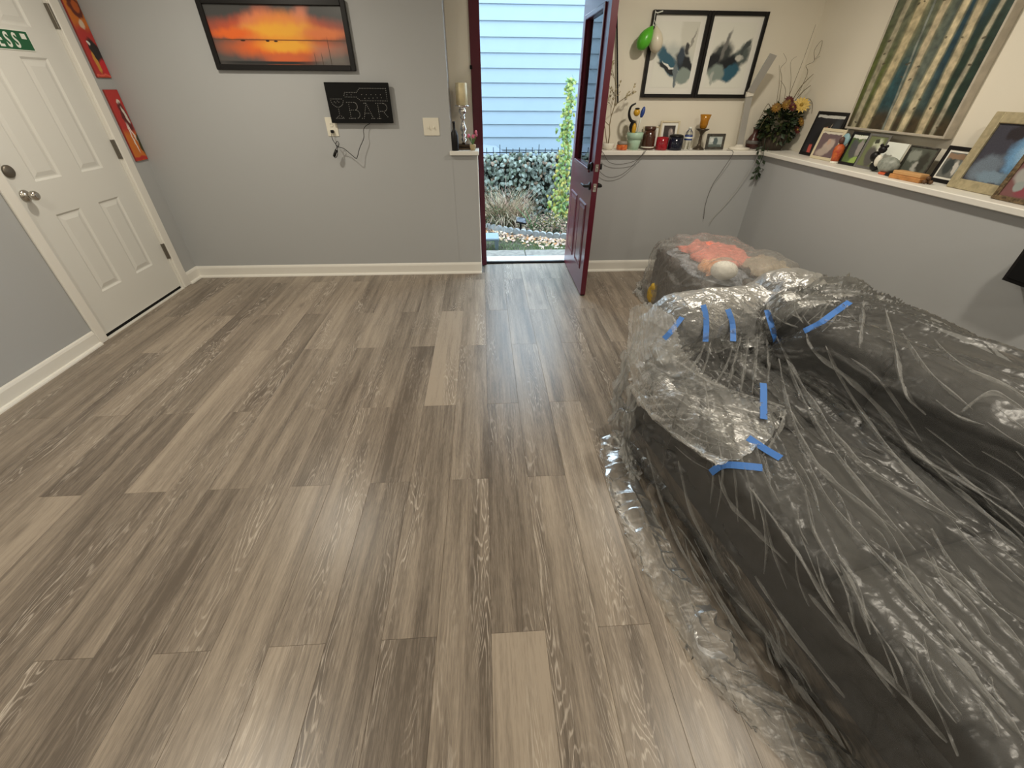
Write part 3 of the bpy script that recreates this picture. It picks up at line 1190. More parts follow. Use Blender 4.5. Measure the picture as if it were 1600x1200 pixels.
# back cushion is higher at the wall end
rise = np.clip((P[..., 0] - 0.55) / 0.15, 0, 1) * 0.085 * np.clip((P[..., 1] - 0.02) / 0.10, 0, 1) * (P[..., 2] > 0.45)
P[..., 2] += rise
P[..., 0] += 0.12 * np.clip(1 - P[..., 1] / 0.30, 0, 1) ** 1.3 * np.clip(1 - (P[..., 0] + 0.04) / 0.45, 0, 1)
I0 = 1.025 + 0.030 * vnoise(NV, NU, 16, 18, rng) + 0.022 * vnoise(NV, NU, 40, 50, rng)
I1 = 1.045 + 0.040 * vnoise(NV, NU, 10, 24, rng) + 0.022 * vnoise(NV, NU, 40, 50, rng)
P += 0.004 * rng.standard_normal(P.shape)
P[..., 2] += 0.008
pins = np.zeros((NV, NU), bool)
for ut in (0.02, 0.20, 0.35, 0.60, 0.84):
    j = int(np.argmin(np.abs(P[-1, :, 0] - ut)))
    pins[-1, j - 1:j + 2] = True
P = relax(P, hv, hu, I0, I1, pins, [(b[0], b[1], b[2], b[3], b[4], b[5] + 0.006, b[6]) for b in BODIES], steps=34, iters=5, grav=2.5, bend=0.6)
P = upsample(smooth_sheet(P, 8))
sg = 1.0 if normals(P)[100, 130, 2] > 0 else -1.0
P = crumple(P, 0.012, 0.20, rng, sg)
P = crumple(P, 0.004, 0.07, rng, sg)
ARMF = P
sheet('film', P, M['film_arm'], arm_sheet)

# flap that runs from the arm front down on to the seat
Lp = [(-0.105, 0.19, 0.632), (-0.12, 0.235, 0.56), (-0.13, 0.285, 0.40), (-0.15, 0.42, 0.30), (-0.165, 0.64, 0.31), (-0.18, 0.86, 0.37), (-0.19, 1.045, 0.44)]
Rp = [(0.03, 0.36, 0.648), (0.015, 0.42, 0.605), (0.0, 0.50, 0.565), (0.02, 0.64, 0.525), (0.10, 0.75, 0.490), (0.18, 0.82, 0.475), (0.262, 0.875, 0.460)]
NA, NBf = 110, 64
La, _ = arc(Lp, NA)
Ra, _ = arc(Rp, NA)
s_ = np.linspace(0, 1, NBf)[None, :, None]
P = La[:, None, :] * (1 - s_) + Ra[:, None, :] * s_
bow = np.sin(np.linspace(0, PI, NBf))[None, :]
al = np.linspace(0, 1, NA)[:, None]
P[..., 2] += 0.05 * bow * np.clip(1 - al * 0.9, 0, 1)
P[..., 0] += -0.02 * bow * np.clip(1 - 2 * al, 0, 1)
P[..., 1] += 0.05 * bow * al ** 3
sp0 = np.sqrt((np.diff(P, axis=0) ** 2).sum(-1))
sp1 = np.sqrt((np.diff(P, axis=1) ** 2).sum(-1))
I0 = np.concatenate([sp0, sp0[-1:]], 0) * (1.012 + 0.020 * vnoise(NA, NBf, 20, 14, rng))
I1 = np.concatenate([sp1, sp1[:, -1:]], 1) * (1.030 + 0.030 * vnoise(NA, NBf, 12, 22, rng) + 0.02 * vnoise(NA, NBf, 40, 30, rng))
P += 0.003 * rng.standard_normal(P.shape)
pins = np.zeros((NA, NBf), bool)
pins[:, 0] = pins[:, -1] = True
pins[0, :] = True
pins[-1, ::9] = True
P = relax(P, 1.0, 1.0, I0, I1, pins, [(b[0], b[1], b[2], b[3], b[4], b[5] + 0.010, b[6]) for b in BODIES], steps=30, iters=5, grav=1.0, bend=0.6)
P = upsample(P)
sg = 1.0 if normals(P)[150, 60, 2] > 0 else -1.0
P = crumple(P, 0.010, 0.20, rng, sg)
P = crumple(P, 0.004, 0.07, rng, sg)
FLAP = P
tag(sheet('film_flap', P, M['film2'], arm_sheet), 'milky taut flap of film over the seat corner')

# bunched hem hanging at the arm front
for q, (path, rad) in enumerate((([(-0.10, 0.25, 0.42), (-0.115, 0.265, 0.30), (-0.14, 0.275, 0.19), (-0.135, 0.30, 0.11), (-0.17, 0.34, 0.035)], 0.034),
                                 ([(-0.13, 0.40, 0.30), (-0.155, 0.44, 0.18), (-0.18, 0.50, 0.07), (-0.22, 0.60, 0.025), (-0.23, 0.70, 0.02)], 0.030))):
    pts = spline(path, 10)
    n, mm = len(pts), 28
    P = np.zeros((n, mm, 3))
    for i, p in enumerate(pts):
        for j in range(mm):
            a = 2 * PI * j / (mm - 1)
            rr = rad * (0.75 + 0.35 * math.sin(5 * a + i * 0.35 + q) + 0.25 * math.sin(9 * a - i * 0.6)) * (0.8 + 0.25 * math.sin(i * 0.5 + q))
            P[i, j] = (p[0] + rr * math.cos(a), p[1] + rr * math.sin(a), max(p[2] + 0.006 * math.sin(7 * a + i), 0.004))
    sheet('bunched_hem', upsample(P), M['film2'], arm_sheet)

# loose skirt of film lying on the floor in front of the sofa
NA, NBf = 120, 24
al = np.linspace(0, 1, NA)
P = np.zeros((NA, NBf, 3))
vv = 0.42 + al * 1.5
eu = np.interp(vv, [0.38, 0.55, 0.72, 1.0, 1.48, 1.75, 2.0], [-0.27, -0.33, -0.37, -0.43, -0.43, -0.31, -0.23])
for k in range(NBf):
    s = k / (NBf - 1)
    P[:, k, 0] = eu + s * 0.16 + 0.008 * np.sin(al * 40 + 3 * np.sin(al * 9))
    P[:, k, 1] = vv
    P[:, k, 2] = 0.006 + 0.028 * (math.sin(s * PI) ** 1.0) * (0.6 + 0.4 * np.sin(al * 23 + 5 * np.sin(al * 7) + 3 * s)) * (0.35 + 0.65 * np.abs(np.sin(al * 11 + s * 2)))
P = upsample(P)
P = crumple(P, 0.014, 0.12, rng, 1.0 if normals(P)[60, 20, 2] > 0 else -1.0)
P[..., 2] = np.maximum(P[..., 2], 0.004)
sheet('floor_hem', P, M['film'], cover)

# ---- blue tapes
# measured as directions seen from the viewpoint, then laid on the film where they meet it
TAPES = [([(1038, 530), (1050, 518), (1066, 497)], 'short strip of blue tape at the front end of the sofa arm'),
         ([(1098, 478), (1103, 500), (1102, 535)], 'second strip of blue tape along the sofa arm, counted from its front end'),
         ([(1136, 484), (1144, 506), (1145, 535)], 'third strip of blue tape along the sofa arm, counted from its front end'),
         ([(1198, 485), (1206, 510), (1210, 532)], 'fourth strip of blue tape along the sofa arm, counted from its front end'),
         ([(1258, 518), (1278, 508), (1300, 492), (1327, 473)], 'long slanting blue tape strip where sofa arm meets the back'),
         ([(1192, 601), (1193, 628), (1193, 657)], 'upright blue tape strip on the milky plastic flap'),
         ([(1168, 685), (1190, 700), (1220, 718)], 'slanting blue tape strip at the flap edge on the seat'),
         ([(1113, 738), (1130, 727), (1160, 729), (1190, 732)], 'bent blue tape strip holding the flap corner to the seat front')]
from mathutils.bvhtree import BVHTree
V_, F_ = [], []
for A in (MAIN, ARMF, FLAP):
    i0 = len(V_)
    V_ += [tuple(p) for p in to_world(A).reshape(-1, 3)]
    n0, n1 = A.shape[:2]
    ii = np.arange(n0 * n1).reshape(n0, n1) + i0
    F_ += np.stack([ii[:-1, :-1], ii[:-1, 1:], ii[1:, 1:], ii[1:, :-1]], -1).reshape(-1, 4).tolist()
BVH = BVHTree.FromPolygons(V_, F_)
EYE = Vector((0, 0, 1.5))


def on_film(px_, py_):
    d = (RIGHT * (px_ - 800) + DOWN * (py_ - 600) + FWD * F_PX).normalized()
    h = BVH.ray_cast(EYE, d, 6.0)
    n = h[1] if h[1].dot(d) < 0 else -h[1]
    return h[0] + n * 0.003


for path, lab in TAPES:
    pts = [on_film(p[0], p[1]) for p in spline([(a, b_, 0) for a, b_ in path], 4)]
    for _ in range(2):
        pts = [pts[0]] + [(pts[i - 1] + 2 * pts[i] + pts[i + 1]) / 4 for i in range(1, len(pts) - 1)] + [pts[-1]]
    t = thing('tape_strip', lab, 'tape', pts[0], group='blue tape strips on the plastic')
    bm = NB()
    rows = []
    eye = Vector((0, 0, 1.5))
    for i, p in enumerate(pts):
        d = (pts[min(i + 1, len(pts) - 1)] - pts[max(i - 1, 0)]).normalized()
        nrm = Vector((-0.35, -0.45, 0.82)).normalized()
        side = d.cross(nrm).normalized() * 0.0125
        up = side.cross(d).normalized()
        if up.dot(nrm) < 0:
            up = -up
        rows.append([p - side + up * 0.004, p + side + up * 0.004, p + side + up * 0.0055, p - side + up * 0.0055])
    rings(bm, rows)
    obj('tape', bm, M['tape'], t, False)

# ---- sharp standing pleats of the film
PLEATS = [([(1213, 525), (1243, 585), (1285, 653), (1336, 717), (1409, 768), (1515, 823)], 1.3), ([(1260, 521), (1272, 550), (1324, 589), (1379, 644), (1430, 708), (1515, 759), (1600, 819)], 1.2),
          ([(1349, 470), (1347, 504), (1343, 544)], 1.0), ([(1102, 533), (1092, 560), (1077, 578)], 0.8), ([(1110, 535), (1104, 565), (1092, 592)], 0.7), ([(1145, 537), (1136, 570), (1118, 598)], 0.8), ([(1158, 520), (1147, 567), (1138, 606)], 0.9), ([(1170, 520), (1164, 567), (1157, 612)], 0.9),
          ([(1183, 520), (1181, 567), (1175, 616)], 0.9), ([(1198, 530), (1201, 567), (1200, 598)], 0.8), ([(1217, 560), (1234, 644), (1272, 721), (1315, 763), (1400, 830)], 1.0), ([(1123, 742), (1140, 785), (1175, 823), (1230, 880)], 0.9),
          ([(1132, 920), (1200, 992), (1240, 1064), (1292, 1128), (1336, 1195)], 1.2), ([(1312, 880), (1344, 940), (1360, 992)], 0.9), ([(1360, 844), (1420, 896), (1480, 976), (1598, 1088)], 1.1), ([(1440, 872), (1520, 928), (1598, 1008)], 1.0), ([(1460, 992), (1520, 1060), (1598, 1152)], 1.0), ([(1264, 928), (1320, 992), (1380, 1048), (1480, 1160)], 1.1),
          ([(1383, 482), (1400, 550), (1413, 610), (1447, 648)], 0.9), ([(1502, 644), (1549, 612), (1598, 640)], 0.8), ([(1064, 465), (1090, 492), (1123, 512)], 0.8), ([(1179, 461), (1217, 499), (1247, 512)], 0.8), ([(1040, 470), (1075, 482), (1095, 500)], 0.7), ([(1140, 455), (1165, 480), (1190, 492)], 0.7), ([(1250, 450), (1240, 480), (1255, 505)], 0.7), ([(1300, 470), (1290, 480), (1280, 500)], 0.6),
          ([(983, 585), (1017, 648), (1064, 687), (1113, 722)], 1.0), ([(1055, 563), (1106, 595), (1157, 616), (1226, 636)], 0.9), ([(1226, 640), (1222, 665), (1192, 712)], 0.8), ([(1020, 590), (1060, 625), (1120, 655), (1185, 665)], 0.6), ([(1010, 610), (1050, 655), (1100, 690), (1150, 700)], 0.6),
          ([(1228, 560), (1262, 640), (1330, 740), (1430, 860)], 0.9), ([(1290, 540), (1330, 620), (1420, 740), (1540, 850)], 0.9), ([(1250, 700), (1300, 790), (1400, 900), (1500, 1010)], 0.9), ([(1170, 760), (1230, 840), (1300, 950), (1400, 1090)], 0.8), ([(1430, 700), (1500, 770), (1598, 850)], 0.8), ([(1410, 520), (1450, 580), (1520, 640)], 0.7), ([(1460, 530), (1500, 570), (1590, 610)], 0.7), ([(1330, 560), (1380, 600), (1440, 690)], 0.6),
          ([(1010, 700), (1030, 770), (1060, 850), (1110, 930)], 0.8), ([(1060, 720), (1080, 800), (1120, 880)], 0.8), ([(1080, 860), (1140, 960), (1200, 1050)], 0.8), ([(1180, 900), (1240, 990), (1320, 1090)], 0.8)]
rp = random.Random(31)
for q in range(170):
    zone = rp.random()
    if zone < 0.52:                                   # seat and back: fan away from the arm
        x, y = rp.uniform(1090, 1590), rp.uniform(560, 1150)
        if y > 735 + (x - 1110) * 1.05 or y < 500 + (x - 1330) * 0.36:
            continue
        d = Vector((x - 1090, y - 380)).normalized()
        d = Vector((d.x + rp.uniform(-.10, .10), d.y + rp.uniform(-.10, .10))).normalized()
        ln, k = rp.uniform(40, 170), rp.uniform(0.28, 0.55)
    elif zone < 0.72:                                 # arm top
        x, y = rp.uniform(1000, 1330), rp.uniform(445, 500)
        a = rp.choice([rp.uniform(0.3, 1.0), rp.uniform(2.0, 2.7)])
        d, ln, k = Vector((math.cos(a), math.sin(a))), rp.uniform(18, 55), rp.uniform(0.25, 0.45)
    elif zone < 0.86:                                 # flap
        x, y = rp.uniform(1000, 1180), rp.uniform(560, 700)
        d, ln, k = Vector((1, rp.uniform(0.35, 0.75))).normalized(), rp.uniform(30, 90), rp.uniform(0.22, 0.4)
    else:                                             # front drop
        x = rp.uniform(985, 1250)
        y = 700 + (x - 985) * 1.25 + rp.uniform(-20, 120)
        d, ln, k = Vector((0.45 + rp.uniform(-.25, .25), 1)).normalized(), rp.uniform(40, 110), rp.uniform(0.3, 0.5)
    bend = rp.uniform(-0.12, 0.12) * ln
    nx = Vector((-d.y, d.x))
    p0 = Vector((x, y))
    PLEATS.append(([tuple(p0), tuple(p0 + d * ln * 0.5 + nx * bend), tuple(p0 + d * ln)], k))
for path, k in PLEATS:
    pts = []
    for p in spline([(a, b_, 0) for a, b_ in path], 8 if k > 0.56 else 5):
        d = (RIGHT * (p.x - 800) + DOWN * (p.y - 600) + FWD * F_PX).normalized()
        h = BVH.ray_cast(EYE, d, 6.0)
        if h[0] is not None:
            pts.append((h[0], h[1] if h[1].dot(d) < 0 else -h[1]))
    if len(pts) < 5:
        continue
    if max((pts[i + 1][0] - pts[i][0]).length for i in range(len(pts) - 1)) > (0.12 if k > 0.56 else 0.06):
        if k < 0.56:
            continue
    for _ in range(4):
        pts = [pts[0]] + [((pts[i - 1][0] + 2 * pts[i][0] + pts[i + 1][0]) / 4, ((pts[i - 1][1] + 2 * pts[i][1] + pts[i + 1][1]) / 4)) for i in range(1, len(pts) - 1)] + [pts[-1]]
    n = len(pts)
    rows = []
    for i, (p, nn) in enumerate(pts):
        d = (pts[min(i + 1, n - 1)][0] - pts[max(i - 1, 0)][0]).normalized()
        side = d.cross(nn).normalized()
        up = side.cross(d).normalized()
        if up.dot(nn) < 0:
            up = -up
        e = math.sin(PI * min(1, max(0.02, (i + 0.4) / (n - 0.2)))) ** 0.5 * k
        e *= 0.8 + 0.25 * math.sin(i * 0.9 + k * 40)
        rows.append([p - side * 0.010 * e - up * 0.002, p - side * 0.0035 * e + up * 0.007 * e, p - side * 0.001 * e + up * 0.016 * e, p + side * 0.0022 * e + up * 0.013 * e, p + side * 0.004 * e + up * 0.006 * e, p + side * 0.011 * e - up * 0.002])
    bm = NB()
    rings(bm, rows, cap=False, close=False)
    obj('pleat', bm, M['film_arm'], cover, True)

# ================================================================ COVERED OTTOMAN BEHIND THE SOFA
OX0, OX1, OY0, OY1, OZ = 1.43, 2.08, 2.50, 3.40, 0.44
ott = thing('ottoman', 'grey upholstered ottoman under plastic between sofa arm and corner', 'ottoman', (1.75, 2.95, 0))
M['ott'] = mat('grey_brown_upholstery', (0.115, 0.105, 0.10), 0.8, var=0.2, scale=14, bump=0.4, bscale=300)
bm = NB()
box(bm, OX0, OX1, OY0, OY1, 0.06, OZ - 0.11, 0.02, seg=3)
obj('body', bm, M['ott'], ott, True)
bm = NB()
box(bm, OX0 - 0.005, OX1 + 0.005, OY0 - 0.005, OY1 + 0.005, OZ - 0.115, OZ, 0.04, seg=4)
obj('cushion', bm, M['ott'], ott, True)
for x in (OX0 + 0.05, OX1 - 0.05):
    for y in (OY0 + 0.05, OY1 - 0.05):
        bm = NB()
        lathe(bm, [(0.018, 0), (0.026, 0.065)], (x, y, 0), 10)
        obj('leg', bm, M['blackmat'], ott, True)


def blob_cloth(name, x0, x1, y0, y1, zbase, h, mat_, label, cat, seed, n=46):
    r = np.random.default_rng(seed)
    X, Y = np.meshgrid(np.linspace(-1, 1, n), np.linspace(-1, 1, n), indexing='ij')
    rad = np.sqrt(X ** 2 + Y ** 2) / (1.0 + 0.14 * vnoise(n, n, 5, 5, r))
    env = np.clip(1 - rad ** 2.6, 0, 1) ** 0.6
    z = h * env * (0.75 + 0.16 * vnoise(n, n, 9, 9, r) + 0.10 * np.abs(vnoise(n, n, 17, 17, r)))
    sc = np.minimum(1, 1.0 / np.maximum(rad, 1e-6))
    Xc, Yc = X * np.where(rad > 1, sc, 1), Y * np.where(rad > 1, sc, 1)
    P = np.stack([(x0 + x1) / 2 + Xc * (x1 - x0) / 2, (y0 + y1) / 2 + Yc * (y1 - y0) / 2, zbase + np.maximum(z, 0)], -1)
    bm = NB()
    vt = [[bm.verts.new(P[i, j]) for j in range(n)] for i in range(n)]
    for i in range(n - 1):
        for j in range(n - 1):
            bm.faces.new((vt[i][j], vt[i + 1][j], vt[i + 1][j + 1], vt[i][j + 1]))
    o = obj(name, bm, mat_, None, True, origin=((x0 + x1) / 2, (y0 + y1) / 2, zbase))
    md = o.modifiers.new('thick', 'SOLIDIFY')
    md.thickness = 0.004
    return tag(o, label, cat)


M['salmon'] = mat('salmon_fleece', (0.80, 0.25, 0.19), 0.85, var=0.15, scale=25, bump=0.4)
M['bluegray'] = mat('blue_grey_blanket', (0.30, 0.33, 0.38), 0.9, var=0.5, scale=30, bump=0.6)
M['offwhite'] = mat('off_white_fleece', (0.86, 0.83, 0.76), 0.9, bump=0.6, bscale=120)
M['peach'] = mat('peach_fleece', (0.85, 0.45, 0.25), 0.9, bump=0.4)
M['mustard'] = mat('mustard_plush', (0.55, 0.36, 0.05), 0.9, var=0.2, scale=30)
M['tan'] = mat('tan_paper_bag', (0.40, 0.33, 0.24), 0.8, var=0.2, scale=12)
blob_cloth('blanket', OX0 - 0.005, OX1 - 0.05, OY0 + 0.0, OY1, OZ + 0.002, 0.035, M['bluegray'], 'folded blue grey blanket on the ottoman under the plastic', 'blanket', 1)
blob_cloth('fleece_cloth', 1.50, 1.98, 2.72, 3.30, OZ + 0.038, 0.085, M['salmon'], 'crumpled salmon pink fleece on the ottoman under the plastic', 'cloth', 2)
blob_cloth('peach_cloth', 1.47, 1.70, 2.60, 2.84, OZ + 0.038, 0.07, M['peach'], 'small peach cloth in front of the salmon fleece', 'cloth', 3)
blob_cloth('paper_bag', 1.80, 2.10, 2.52, 2.90, OZ + 0.03, 0.09, M['tan'], 'crumpled tan bag on the ottoman beside the salmon fleece', 'bag', 4)
bm = NB()
ball(bm, (1.56, 2.555, OZ + 0.095), 0.075, 1.15, 1.0, 0.8, 3)
tag(obj('plush_ball', bm, M['offwhite'], smooth=True, origin=(1.56, 2.555, OZ + 0.035)), 'round off-white plush cushion on the ottoman under the plastic', 'cushion')
bm = NB()
ball(bm, (1.395, 3.22, 0.085), 0.06, 0.55, 1.25, 1.3, 2)
ball(bm, (1.39, 3.20, 0.155), 0.04, 0.6, 1.1, 0.9, 2)
tag(obj('plush_toy', bm, M['mustard'], smooth=True, origin=(1.395, 3.22, 0.007)), 'mustard yellow bundle at the foot of the ottoman under plastic', 'bundle')

ocover = thing('plastic_sheet', 'clear plastic sheet tented over the ottoman near the corner', 'plastic sheet', (1.75, 2.95, 0))
NV, NU = 110, 104
px, hx = arc([(1.345, 0.01), (1.385, 0.25), (1.415, OZ + 0.03), (1.50, OZ + 0.075), (1.95, OZ + 0.085), (2.11, OZ + 0.02), (2.19, 0.20), (2.23, 0.01)], NU)
py, hy = arc([(2.42, 0.01), (2.47, OZ + 0.02), (2.56, OZ + 0.13), (2.66, OZ + 0.16), (3.2, OZ + 0.13), (3.40, OZ + 0.05), (3.435, 0.25), (3.47, 0.01)], NV)
P = np.zeros((NV, NU, 3))
P[..., 0] = px[None, :, 0]
P[..., 1] = py[:, None, 0]
P[..., 2] = np.minimum(px[None, :, 1] + 0.08 * np.clip(np.minimum(px[None, :, 0] - 1.40, 2.1 - px[None, :, 0]) / 0.2, 0, 1), py[:, None, 1])
I0 = 1.03 + 0.03 * vnoise(NV, NU, 14, 14, rng) + 0.02 * vnoise(NV, NU, 40, 40, rng)
I1 = 1.03 + 0.03 * vnoise(NV, NU, 14, 14, rng) + 0.02 * vnoise(NV, NU, 40, 40, rng)
P += 0.004 * rng.standard_normal(P.shape)
OB = [(OX0 - 0.01, OX1 + 0.01, OY0 - 0.01, OY1 + 0.01, 0.0, OZ + 0.04, 0.03), (1.50, 1.98, 2.70, 3.30, 0.3, OZ + 0.115, 0.06),
      (1.47, 1.655, 2.47, 2.64, 0.3, OZ + 0.165, 0.08), (1.80, 2.10, 2.52, 2.90, 0.3, OZ + 0.125, 0.06)]
P = relax(P, hy, hx, I0, I1, None, OB, steps=30, iters=5, grav=2.5, bend=0.6)
P = upsample(smooth_sheet(P, 6))
sg = 1.0 if normals(P)[100, 100, 2] > 0 else -1.0
P = crumple(P, 0.012, 0.15, rng, sg)
P = crumple(P, 0.005, 0.06, rng, sg)
P[..., 2] = np.maximum(P[..., 2], 0.003)
sheet('film', P, M['film_arm'], ocover, world=False)
# ================================================================ THINGS ON THE WALLS
def rectframe(bm, axis, d0, d1, a0, a1, z0, z1, wd, bev=0.003):
    """picture frame moulding; axis 'y': lies in a wall facing -Y (a = x), axis 'x': wall facing +-X (a = y)"""
    for (p0, p1, q0, q1) in ((a0, a0 + wd, z0, z1), (a1 - wd, a1, z0, z1), (a0 + wd, a1 - wd, z0, z0 + wd), (a0 + wd, a1 - wd, z1 - wd, z1)):
        if axis == 'y':
            box(bm, p0, p1, d0, d1, q0, q1, bev)
        else:
            box(bm, d0, d1, p0, p1, q0, q1, bev)


# ---- sunset picture
t = thing('framed_picture', 'wide black-framed picture of an orange sunset over water', 'picture', (-1.46, YB, 1.60))
SX0_, SX1_, SZ0_, SZ1_ = -1.965, -0.948, 1.600, 2.002
bm = NB()
rectframe(bm, 'y', YB - 0.032, YB, SX0_, SX1_, SZ0_, SZ1_, 0.034)
obj('frame', bm, M['black'], t)
OR, YE, DK = (0.85, 0.16, 0.03), (0.93, 0.45, 0.05), (0.055, 0.055, 0.055)
asp = (1.017 - 0.06) / (0.402 - 0.06)
mats = paint('sunset_print', (0.075, 0.075, 0.075), [
    ('e', 1.35, 0.60, 1.45, 0.20, 0, (0.62, 0.11, 0.05), 0.5),
    ('e', 1.00, 0.66, 0.42, 0.25, 0.5, (0.75, 0.22, 0.12), 0.45),
    ('e', 1.85, 0.70, 0.16, 0.32, -0.5, (0.72, 0.24, 0.14), 0.5),
    ('e', 1.45, 0.66, 0.60, 0.22, 0, (0.88, 0.30, 0.07), 0.5),
    ('e', 1.45, 0.56, 0.75, 0.15, 0, YE, 0.55),
    ('e', 0.45, 0.52, 0.45, 0.09, 0, OR, 0.6),
    ('e', 2.35, 0.54, 0.45, 0.10, 0, (0.80, 0.22, 0.07), 0.6),
    ('b', 1.4, 0.20, 1.6, 0.23, 0, (0.10, 0.09, 0.085), 0.1),
    ('e', 1.45, 0.30, 1.10, 0.16, 0, OR, 0.6),
    ('e', 1.50, 0.34, 0.52, 0.12, 0, YE, 0.6),
    ('e', 1.50, 0.10, 0.50, 0.10, 0, (0.70, 0.15, 0.05), 0.6),
    ('B', 1.4, 0.43, 1.5, 0.010, 0, (0.16, 0.06, 0.02), 0.5, 0.85),
    ('E', 0.62, 0.415, 0.05, 0.014, 0, (0.05, 0.02, 0.01), 0.3), ('E', 1.13, 0.415, 0.04, 0.016, 0, (0.03, 0.01, 0.01), 0.3),
    ('E', 1.30, 0.41, 0.04, 0.014, 0, (0.03, 0.01, 0.01), 0.3),
    ('B', 2.40, 0.17, 0.36, 0.18, 0, (0.30, 0.27, 0.24), 0.5, 0.45),
    ('B', 2.38, 0.22, 0.006, 0.22, 0, (0.05, 0.03, 0.02), 0.4), ('B', 2.05, 0.10, 0.006, 0.10, 0, (0.10, 0.06, 0.04), 0.6), ('B', 2.2, 0.10, 0.006, 0.10, 0, (0.10, 0.06, 0.04), 0.6),
    ('B', 1.05, 0.045, 0.98, 0.025, 0, (0.03, 0.03, 0.03), 0.5)], warp=0.16, wscale=3.0, rough=0.25, wx=1.6, wy=0.8)
picquad('print', (SX0_ + 0.03, YB - 0.014, SZ0_ + 0.03), (SX1_ - 0.03, YB - 0.014, SZ0_ + 0.03), (SX1_ - 0.03, YB - 0.014, SZ1_ - 0.03), (SX0_ + 0.03, YB - 0.014, SZ1_ - 0.03), mats, t)

# ---- BAR sign made of unlit light dots
BX0, BX1, BZ0, BZ1, BY = -1.203, -0.717, 1.267, 1.531, YB - 0.045
t = thing('bar_sign', 'black dotted light sign reading BAR with bottle and cocktail glass', 'sign', (-0.96, YB, 1.267))
bm = NB()
box(bm, BX0, BX1, BY, BY + 0.016, BZ0, BZ1, 0.003)
panel = obj('panel', bm, M['blackmat'], t)
for x in (-1.15, -0.77):
    for z in (1.30, 1.50):
        bm = NB()
        tube(bm, [(x, BY + 0.015, z), (x, YB, z)], 0.008, 8)
        obj('standoff', bm, M['black'], t)


def dots(name, strokes, step=0.0125, r=0.0024):
    bm = NB()
    for st in strokes:
        pts = [Vector((BX0 + a * 0.486, BY - 0.0015, BZ0 + b_ * 0.264)) for a, b_ in st]
        for a, b_ in zip(pts[:-1], pts[1:]):
            n = max(1, round((b_ - a).length / step))
            for i in range(n):
                lathe(bm, [(r, 0), (r * 0.6, -0.0016), (0, -0.002)], (0, 0, 0), 6, M=Matrix.Translation(a.lerp(b_, i / n)) @ Matrix.Rotation(-PI / 2, 4, 'X'), cap=False)
    o = obj(name, bm, M['dots'], panel)
    o['kind'] = 'stuff'
    return o


def arcpts(cx, cy, rx, ry, a0, a1, n=10):
    return [(cx + rx * math.cos(a0 + (a1 - a0) * i / n), cy + ry * math.sin(a0 + (a1 - a0) * i / n)) for i in range(n + 1)]


dots('letter', [[(0.30, 0.12), (0.42, 0.12)], [(0.33, 0.12), (0.33, 0.52)], [(0.30, 0.52), (0.41, 0.52)], arcpts(0.41, 0.425, 0.05, 0.095, PI / 2, -PI / 2), [(0.33, 0.33), (0.41, 0.33)], arcpts(0.42, 0.225, 0.06, 0.105, PI / 2, -PI / 2)])
dots('letter', [[(0.51, 0.12), (0.57, 0.12)], [(0.54, 0.12), (0.605, 0.50)], [(0.605, 0.50), (0.69, 0.12)], [(0.66, 0.12), (0.73, 0.12)], [(0.565, 0.25), (0.655, 0.25)], [(0.57, 0.50), (0.61, 0.50)]])
dots('letter', [[(0.76, 0.12), (0.83, 0.12)], [(0.79, 0.12), (0.79, 0.50)], [(0.76, 0.50), (0.87, 0.50)], arcpts(0.87, 0.40, 0.06, 0.10, PI / 2, -PI / 2), [(0.79, 0.30), (0.87, 0.30)], [(0.86, 0.30), (0.94, 0.13)]])
dots('glass_outline', [arcpts(0.155, 0.60, 0.10, 0.20, PI, 2 * PI, 14), [(0.055, 0.60), (0.255, 0.60)], [(0.155, 0.40), (0.155, 0.20)], [(0.155, 0.20), (0.09, 0.12)], [(0.155, 0.20), (0.23, 0.12)], [(0.09, 0.12), (0.24, 0.12)], [(0.11, 0.53), (0.15, 0.48)], [(0.16, 0.55), (0.2, 0.5)]])
dots('bottle_outline', [[(0.30, 0.76), (0.48, 0.76)], [(0.48, 0.76), (0.54, 0.86)], [(0.54, 0.86), (0.95, 0.86)], [(0.95, 0.86), (0.95, 0.56)], [(0.95, 0.56), (0.53, 0.56)], [(0.53, 0.56), (0.47, 0.65)], [(0.47, 0.65), (0.27, 0.65)], [(0.30, 0.76), (0.27, 0.65)]])
dots('bottle_label', [[(0.56, 0.71), (0.93, 0.71)], [(0.60, 0.62), (0.93, 0.64)], [(0.33, 0.705), (0.46, 0.705)]], step=0.034)


# ---- outlet, its plug, cord and double switch
def wall_plate(name, label, cat, x0, x1, z0, z1):
    t = thing(name, label, cat, ((x0 + x1) / 2, YB, z0))
    bm = NB()
    box(bm, x0, x1, YB - 0.006, YB, z0, z1, 0.002)
    obj('cover_plate', bm, M['ivory'], t)
    return t


